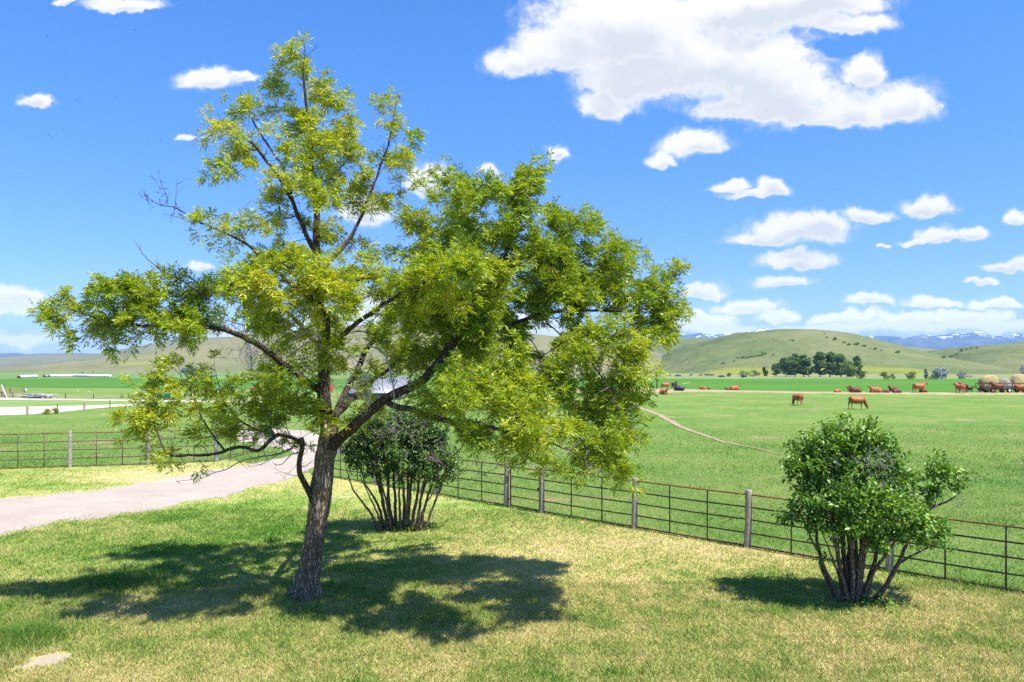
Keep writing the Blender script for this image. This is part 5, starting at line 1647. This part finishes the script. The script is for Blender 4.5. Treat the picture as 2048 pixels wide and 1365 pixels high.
# ----------------------------------------------------------------- buildings and farm gear
def house(label, px0, px1, py, eave, ridge, depth, wall, roof, name='farm_house', windows=3, cat='house', along=True, rz=0.0, chim=False):
    """long side to the camera; eave / ridge given as photo rows"""
    g0, g1 = ground(px0, py), ground(px1, py)
    d = g0.y
    w = abs(px1 - px0) * d / F
    he, hr = (py - eave) * d / F, (py - ridge) * d / F
    root = empty(name, ((g0.x + g1.x) / 2, d + depth / 2, min(g0.z, g1.z) - .1), label, cat, None, rz)
    hd = depth / 2
    b = MB()
    b.box((0, 0, he / 2), (w, depth, he))
    for sx_ in (-1, 1):
        b.poly([(sx_ * w / 2, -hd, he), (sx_ * w / 2, hd, he), (sx_ * w / 2, 0, hr - .05)])
    b.build('wall', wall, root)
    rf = MB()
    ov = 0.4
    for sy in (-1, 1):
        sl = (hr - he) / hd
        y1, z1 = sy * (hd + ov), he - ov * sl
        x = w / 2 + ov
        A = [(-x, y1, z1 + .03), (x, y1, z1 + .03), (x, 0, hr + .03), (-x, 0, hr + .03)]
        Bq = [(p[0], p[1], p[2] + .14) for p in A]
        rf.add(A + Bq, [[0, 1, 2, 3], [4, 7, 6, 5], [0, 4, 5, 1], [1, 5, 6, 2], [2, 6, 7, 3], [3, 7, 4, 0]])
    ro = rf.build('roof', roof, root)
    if chim:
        MB().box((w * .2, 0, hr + .3), (.7, .7, 1.2)).build('chimney', M['siding_grey'], ro)
    for k in range(windows):
        x = -w / 2 + w * (k + .5) / windows
        f_ = MB().box((x, -hd - .03, he * .55), (w / windows * .36, .08, he * .42)).build('window', M['siding'] if wall != M['siding'] else M['grey_wood'], root)
        MB().box((x, -hd - .075, he * .55), (w / windows * .30, .03, he * .36)).build('pane', M['glass'], f_)
    MB().box((w * .12, -hd - .03, he * .42), (min(1.1, w * .1), .08, he * .84)).build('door', M['siding_grey'], root)
    return root


house('low pale ranch house with dark roof under the dry hill', 361, 389, 747, 742.5, 736.5, 9, M['siding'], M['roof_dark'], windows=3, chim=True)
house('small white-roofed shed between the ranch house and yellow leaves', 390, 404, 745, 742, 739, 7, M['siding_grey'], M['siding'], 'farm_shed', 2, 'shed')
house('long low white-roofed shed left of the bare trees', 444, 463, 743.6, 741.5, 738.5, 9, M['siding_grey'], M['siding'], 'farm_shed', 3, 'shed')
house('grey metal-roofed barn seen through the gap right of the ash trunk', 690, 800, 800, 785, 758, 14, M['siding_grey'], M['roof_metal'], 'barn', 5, 'barn')
house('low grey lean-to with metal roof beyond the ash limb', 872, 915, 792, 778, 758, 9, M['siding_grey'], M['roof_metal'], 'farm_shed', 2, 'shed')


def place(px, py, name, label, cat, group=None, rz=0.0):
    return empty(name, ground(px, py), label, cat, group, rz)


# blue cab tractor
t = place(455, 789, 'tractor', 'blue cab tractor standing by the dark timber pile', 'tractor')
u = ground(455, 789).y / F     # metres per photo pixel there
MB().box((0, 0, .95), (2.3, 1.0, .5)).build('chassis', M['steel'], t)
t.scale = (0.72, 0.72, 0.72)
cb_ = MB().box((.0, 0, 1.75), (1.45, 1.5, 1.15)).build('cab', M['blue'], t)
MB().box((0, 0, 2.39), (1.75, 1.7, .12)).build('roof', M['blue'], cb_)
for x in (-.36, .36):
    MB().box((x, -.765, 1.85), (.55, .03, .75)).build('window', M['glass'], cb_)
MB().box((-1.5, 0, 1.25), (1.4, .8, .7)).build('hood', M['blue'], t)
for (x, r_) in ((.45, .78), (-1.7, .5)):
    for y in (-.8, .8):
        w_ = MB().tube([(x, y - .22, r_), (x, y - .18, r_), (x, y + .18, r_), (x, y + .22, r_)], [r_ * .8, r_, r_, r_ * .8], 20).build('wheel', M['black'], t, True)
        MB().tube([(x, y - .24, r_), (x, y + .24, r_)], r_ * .45, 14).build('rim', M['rim'], w_, True)


def log_heap(px, py, w, h, mat, label, name, cat, seed, n=16, group=None):
    root = place(px, py, name, label, cat, group)
    g = ground(px, py); k = g.y / F
    rg = random.Random(seed)
    for i in range(n):
        L = w * k * rg.uniform(.35, .8)
        x = rg.uniform(-.5, .5) * (w * k - L)
        z = .12 + (h * k - .2) * rg.random() ** 1.6
        a, b = rg.uniform(-.25, .25), rg.uniform(-.12, .12)
        if i % 2:
            MB().box((x, rg.uniform(-1, 1), z), (L, rg.uniform(.15, .35), .06 + .06 * rg.random()), a, 0, b).build('board', mat, root)
        else:
            MB().tube([(x - L / 2, rg.uniform(-1, 1), z - b * L / 2), (x + L / 2, rg.uniform(-1, 1), z + b * L / 2)], rg.uniform(.07, .14), 7).build('log', mat, root, True)
    return root


log_heap(70, 797, 84, 9, M['grey_wood'], 'long heap of grey boards and poles beside the gravel road at left', 'lumber_pile', 'lumber pile', 1, 22)
log_heap(402, 794.5, 52, 8, M['dark_junk'], 'dark heap of old timber behind the yellow ash sprays', 'lumber_pile', 'lumber pile', 2, 18)
br = place(429, 796, 'barrel', 'grey barrel at the right end of the dark timber heap', 'barrel')
MB().tube([(0, 0, 0), (0, 0, .12), (0, 0, .5), (0, 0, .88), (0, 0, 1.0)], [.36, .4, .43, .4, .36], 16).build('body', M['dark_junk'], br, True)
MB().tube([(0, 0, 1.0), (0, 0, 1.04)], .34, 16).build('lid', M['steel'], br)
bn = place(328, 797, 'stock_tank', 'small green stock tank beside the gravel road', 'tank')
MB().tube([(0, 0, 0), (0, 0, .05), (0, 0, .55), (0, 0, .62)], [.95, 1.0, 1.0, 1.04], 20).build('body', M['green_paint'], bn, True)
MB().tube([(0, 0, .60), (0, 0, .66)], 1.06, 20).build('rim', M['green_paint'], bn)
ot = place(515, 792, 'rusty_tank', 'orange rusty tank lying on a stand behind the ash twigs', 'tank')
MB().tube([(-1.0, 0, .85), (-.9, 0, .85), (.9, 0, .85), (1.0, 0, .85)], [.3, .55, .55, .3], 16).build('body', M['orange'], ot, True)
for x in (-.6, .6):
    MB().box((x, 0, .2), (.12, .8, .4)).build('leg', M['steel'], ot)
rt = place(660, 785, 'red_barrel', 'red fuel barrel seen between the forks of the ash trunk', 'barrel')
MB().tube([(0, 0, 0), (0, 0, .15), (0, 0, .6), (0, 0, 1.1), (0, 0, 1.25)], [.42, .48, .5, .48, .42], 16).build('body', M['red'], rt, True)
MB().tube([(0, 0, 1.25), (0, 0, 1.3)], .4, 14).build('lid', M['red'], rt)

# wooden corrals at far left
def corral(label, pts_px, hpx, mat, rails=4):
    pts = [ground(*p) for p in pts_px]
    root = empty('corral_fence', pts[0].copy(), label, 'fence', 'corral fences at the left edge')
    h = hpx * pts[0].y / F
    for p in pts:
        o = MB().box((0, 0, h * .52), (.16, .16, h * 1.08)).build('post', mat, root)
        o.location = p - root.location
    for i in range(len(pts) - 1):
        a, b = pts[i], pts[i + 1]
        for k in range(rails):
            z = h * (.16 + .8 * k / (rails - 1))
            mb = MB().tube([a + Vector((0, -.11, z)), (a + b) / 2 + Vector((0, -.11, z - .03)), b + Vector((0, -.11, z))], .062, 6)
            local(mb.build('rail', mat, root, True), root)
    return root


corral('rear brown pole corral at the left edge, reaching the white post', [(-50, 786), (-12, 786), (20, 785.5), (49, 785)], 8.5, M['rail_wood'])
corral('front brown pole corral at the left edge beside the road', [(-50, 796), (-20, 796), (4, 795.5), (26, 795)], 12, M['rail_wood'])
wp = place(51.5, 785.5, 'marker_post', 'short white post at the end of the rear corral', 'post')
MB().tube([(0, 0, -.1), (0, 0, .55), (0, 0, .6)], [.13, .13, .09], 10).build('shaft', M['white'], wp, True)
MB().tube([(0, 0, .6), (0, 0, .66)], .1, 10).build('cap', M['white'], wp, True)
ag = place(14, 796.5, 'loading_auger', 'long pale pole leaning left across the front corral', 'pole')
u = ground(14, 796.5).y / F
MB().tube([(0, 0, 0), (-.5 * 15 * u, .2, .5 * 26 * u), (-15 * u, .4, 26 * u)], [.09, .085, .08], 8).build('shaft', M['rim'], ag, True)
MB().box((-7 * u, .3, 6 * u), (.12, .12, 12 * u)).build('prop', M['steel'], ag)

for i, (px, py, h, lab) in enumerate([(131, 797, 9.5, 'thin dark fence stake by the gravel road, left of two'), (187, 797, 8, 'thin dark fence stake by the gravel road, right of two'), (155.5, 786, 6, 'pale stake on the grass bank beyond the road, left of two'), (178, 788, 5.5, 'pale stake on the grass bank beyond the road, right of two')]):
    p_ = place(px, py, 'fence_stake', lab, 'stake', 'stakes along the gravel road')
    h_ = h * ground(px, py).y / F
    MB().tube([(0, 0, -.1), (0, 0, h_ * .9), (0, 0, h_)], [.07, .06, .04], 8).build('shaft', M['dark_junk'] if i < 2 else M['white'], p_, True)
    MB().tube([(0, 0, h_), (0, 0, h_ + .03)], .045, 8).build('cap', M['steel'], p_, True)

# white wrapped bale rows
def bale_row(pts, r, label):
    pts = [ground(*p) for p in pts]
    root = empty('wrapped_bale_row', pts[0].copy(), label, 'bale row', 'white wrapped bale rows on the far field')
    P = catmull(np.array([[*p] for p in pts]), 0.5)
    P[:, 2] = hgt(P[:, 0], P[:, 1]) + r * .75
    rr = r * (1 + .045 * np.sin(np.arange(len(P)) * 2.1) + .04 * (fbm(P[:, 0], P[:, 1], .3, 3, 8) - .5))
    local(MB().tube(P, rr, 16).build('wrap', M['white'], root, True), root)
    e = MB().tube([P[0] - (P[1] - P[0]) * .4, P[0] + (P[1] - P[0]) * .1], r * .93, 16)
    local(e.build('end_bale', M['dark_junk'], root, True), root)
    return root


bale_row([(38, 757.2), (54, 756.6), (73, 756)], 0.95, 'short white wrapped bale row at the left on the far field')
bale_row([(98, 755), (125, 754.4), (150, 754.2), (178, 755.0), (221, 755.2)], 0.95, 'long bent white wrapped bale row on the far field')
for i, (px, lab) in enumerate([(89.5, 'loose round bale farthest left of the long white row'), (94, 'loose round bale touching the long white row')]):
    g = ground(px, 755.6)
    o = bale(g.x, g.y, g.z + .8, .85, 1.2, 0.1, M['hay_grey'] if i else M['dark_junk'], lab, seed=10 + i, group='loose bales by the long white row')

# tall post in the pasture
pp_ = place(1313.5, 779, 'pasture_post', 'tall dark wooden post beside the red cow at the dirt strip', 'post')
hh_ = 30 * ground(1313.5, 779).y / F
MB().tube([(0, 0, -.3), (.02, 0, hh_ * .5), (0, 0, hh_)], [.13, .12, .10], 10).build('shaft', M['dark_junk'], pp_, True)
MB().box((0, -.12, hh_ * .6), (.1, .1, .3)).build('insulator', M['steel'], pp_)

# small ground plants under the green lilac
def weed_patch(px, py, label, n, rad, mat, seed, ti, size=(0.05, 0.09)):
    g = ground(px, py)
    root = empty('ground_weed', g, label, 'weed')
    rg = np.random.default_rng(seed)
    b = np.column_stack([rg.normal(0, rad, n), rg.normal(0, rad * .6, n), rg.uniform(0.03, .20, n)])
    V, Fq, tv, vv = simple_leaves(b, unit(np.column_stack([rg.normal(0, 1, (n, 2)), np.full(n, .9)])), np.full(n, ti), 4, rg, size)
    npmesh('foliage', V, [Fq], [mat], {'tint': tv, 'vary': vv}, False, root)
    st = MB()
    for p in b[::3]:
        st.add(*tube_np([(p[0] * .8, p[1] * .8, 0), tuple(p)], [.005, .003], 3, False))
    st.build('stem', M['twig'], root, True)


weed_patch(1742, 1210, 'low leafy sprouts at the right foot of the green lilac', 110, .42, M['lilac'], 3, .7)
weed_patch(548, 1085, 'dark broad weed tuft on the lawn left of the ash trunk', 60, .16, M['lilac'], 4, .2)
weed_patch(840, 1062, 'pale sprouts around the stems of the dark old lilac', 90, .6, M['weed'], 5, .5)

# flying insects around the left of the tree
ib = MB().tube([(-.011, 0, 0), (-.006, 0, 0), (.004, 0, .001), (.011, 0, .001)], [.002, .005, .005, .002], 6)
for sy in (-1, 1):
    ib.poly([(.003, 0, .003), (-.006, sy * .014, .010), (-.013, sy * .010, .008)])
INS = [(96, 73), (128, 103), (130, 155), (219, 145), (107, 185), (112, 190), (155, 202), (105, 208), (139, 213), (64, 220), (233, 195), (127, 259), (98, 270), (103, 274), (297, 287), (322, 281), (232, 33), (271, 60), (583, 86), (583, 137)]
io = None
for i, (px, py) in enumerate(INS):
    if io is None:
        io = ib.build('flying_insect', M['insect']); o = io
    else:
        o = io.copy(); COL.objects.link(o)
    tag(o, 'tiny dark insect hovering against the blue sky left of the treetop', 'insect', 'swarm of insects in the sky')
    o.location = at(px, py, R.uniform(11, 15))
    o.rotation_euler = (R.uniform(-.5, .5), R.uniform(-.5, .5), R.uniform(0, 6.28))


# ----------------------------------------------------------------- grass blades
def blades(n, y0, y1, hmin, hmax, wd, seed, pasture):
    rg = np.random.default_rng(seed)
    y = rg.uniform(y0, y1, n)
    x = rg.uniform(-1, 1, n) * (y * 0.72 + 1.0)
    by, bl = beyond_yard(x, y), beyond_left(x, y)
    if pasture:
        k = (by > 0.0) & (bl < 60)
        k |= (bl > 0.0)
    else:
        k = (by < 0.25) & (bl < 0.25)
    k &= ~inside(dense, x + rg.normal(0, .16, n), y + rg.normal(0, .34, n))
    x, y = x[k], y[k]
    if pasture:
        dr = 0.27 + (fbm(x, y, 0.25, 4, 19) - .5) * 1.0 + (fbm(x, y, 1.9, 3, 20) - .5) * .45 + rg.normal(0, .13, len(x))
        ba = np.zeros(len(x))
        hs_ = 0.8 + 0.9 * np.clip(fbm(x, y, .5, 3, 4) - .45, 0, 1) * 2
    else:
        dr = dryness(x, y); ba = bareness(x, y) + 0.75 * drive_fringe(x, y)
        dr = dr + rg.normal(0, .16, len(x))
        hs_ = 0.7 + 0.8 * np.clip(0.62 - dr, 0, 1) + 0.9 * np.clip(fbm(x, y, 4.5, 2, 51) - .52, 0, 1)
        for (a, b, c, e, w) in ((250, 1165, 80, 20, 2.0), (30, 1285, 60, 30, 1.8), (545, 1190, 40, 12, 1.0), (890, 1235, 60, 16, .8), (100, 1235, 50, 12, .8), (20, 1335, 40, 20, 1.0)):
            hs_ = hs_ + w * ell(x, y, a, b, c, e)
        edge = np.clip(1 - np.abs(beyond_yard(x, y)) / 0.25, 0, 1)
        hs_ = hs_ + edge * 0.9
        dr = dr - edge * 0.12
    k = rg.random(len(x)) > np.clip(ba * 2.2 - .35, 0, 1)
    k &= rg.random(len(x)) > np.clip((y - 38) / 26, 0, 1) if pasture else True
    x, y, dr, hs_ = x[k], y[k], dr[k], hs_[k]
    n = len(x)
    h = rg.uniform(hmin, hmax, n) * hs_
    a = rg.uniform(0, 6.283, n)
    w = wd * rg.uniform(.7, 1.3, n) * (1 + y / 40)
    z = hgt(x, y) + (0.005 if not pasture else 0.0)
    lean = rg.normal(0, .55, (n, 2)) * h[:, None]
    b1 = np.stack([x - np.cos(a) * w, y - np.sin(a) * w, z], -1)
    b2 = np.stack([x + np.cos(a) * w, y + np.sin(a) * w, z], -1)
    tp = np.stack([x + lean[:, 0], y + lean[:, 1], z + h], -1)
    V = np.stack([b1, b2, tp], 1).reshape(-1, 3)
    return V, np.repeat(np.clip(dr, 0, 1), 3)


def grass(name, specs, pasture, label):
    Vs, Ds = zip(*[blades(*s_, pasture) for s_ in specs])
    V = np.concatenate(Vs)
    o = npmesh(name, V, [np.arange(len(V)).reshape(-1, 3)], [M['blade']], {'dry': np.concatenate(Ds)})
    return tag(o, label, 'grass', None, 'stuff')


grass('lawn_grass', [(260000, 11.0, 17.5, .04, .115, .0080, 1), (190000, 17.5, 26, .04, .09, .008, 2), (110000, 26, 42, .04, .09, .0075, 3)], False, 'short patchy lawn grass, part green and part straw coloured')
grass('pasture_grass', [(120000, 14, 30, .04, .09, .0065, 4), (120000, 30, 62, .05, .10, .009, 5)], True, 'grazed green pasture grass beyond the pipe fences')

# ----------------------------------------------------------------- air
hm_, hn = newmat('air')
pv = hn.n('ShaderNodeVolumePrincipled')
pv.inputs['Color'].default_value = (0.34, 0.60, 1.0, 1)
pv.inputs['Density'].default_value = 0.70e-4
pv.inputs['Anisotropy'].default_value = 0.0
ho = hn.n('ShaderNodeOutputMaterial')
hn.t.links.new(pv.outputs[0], ho.inputs['Volume'])
hz = MB().box((0, 4990, 205), (30000, 12300, 462)).build('haze', hm_)
tag(hz, 'thin blue summer air over the valley', 'haze', None, 'stuff')
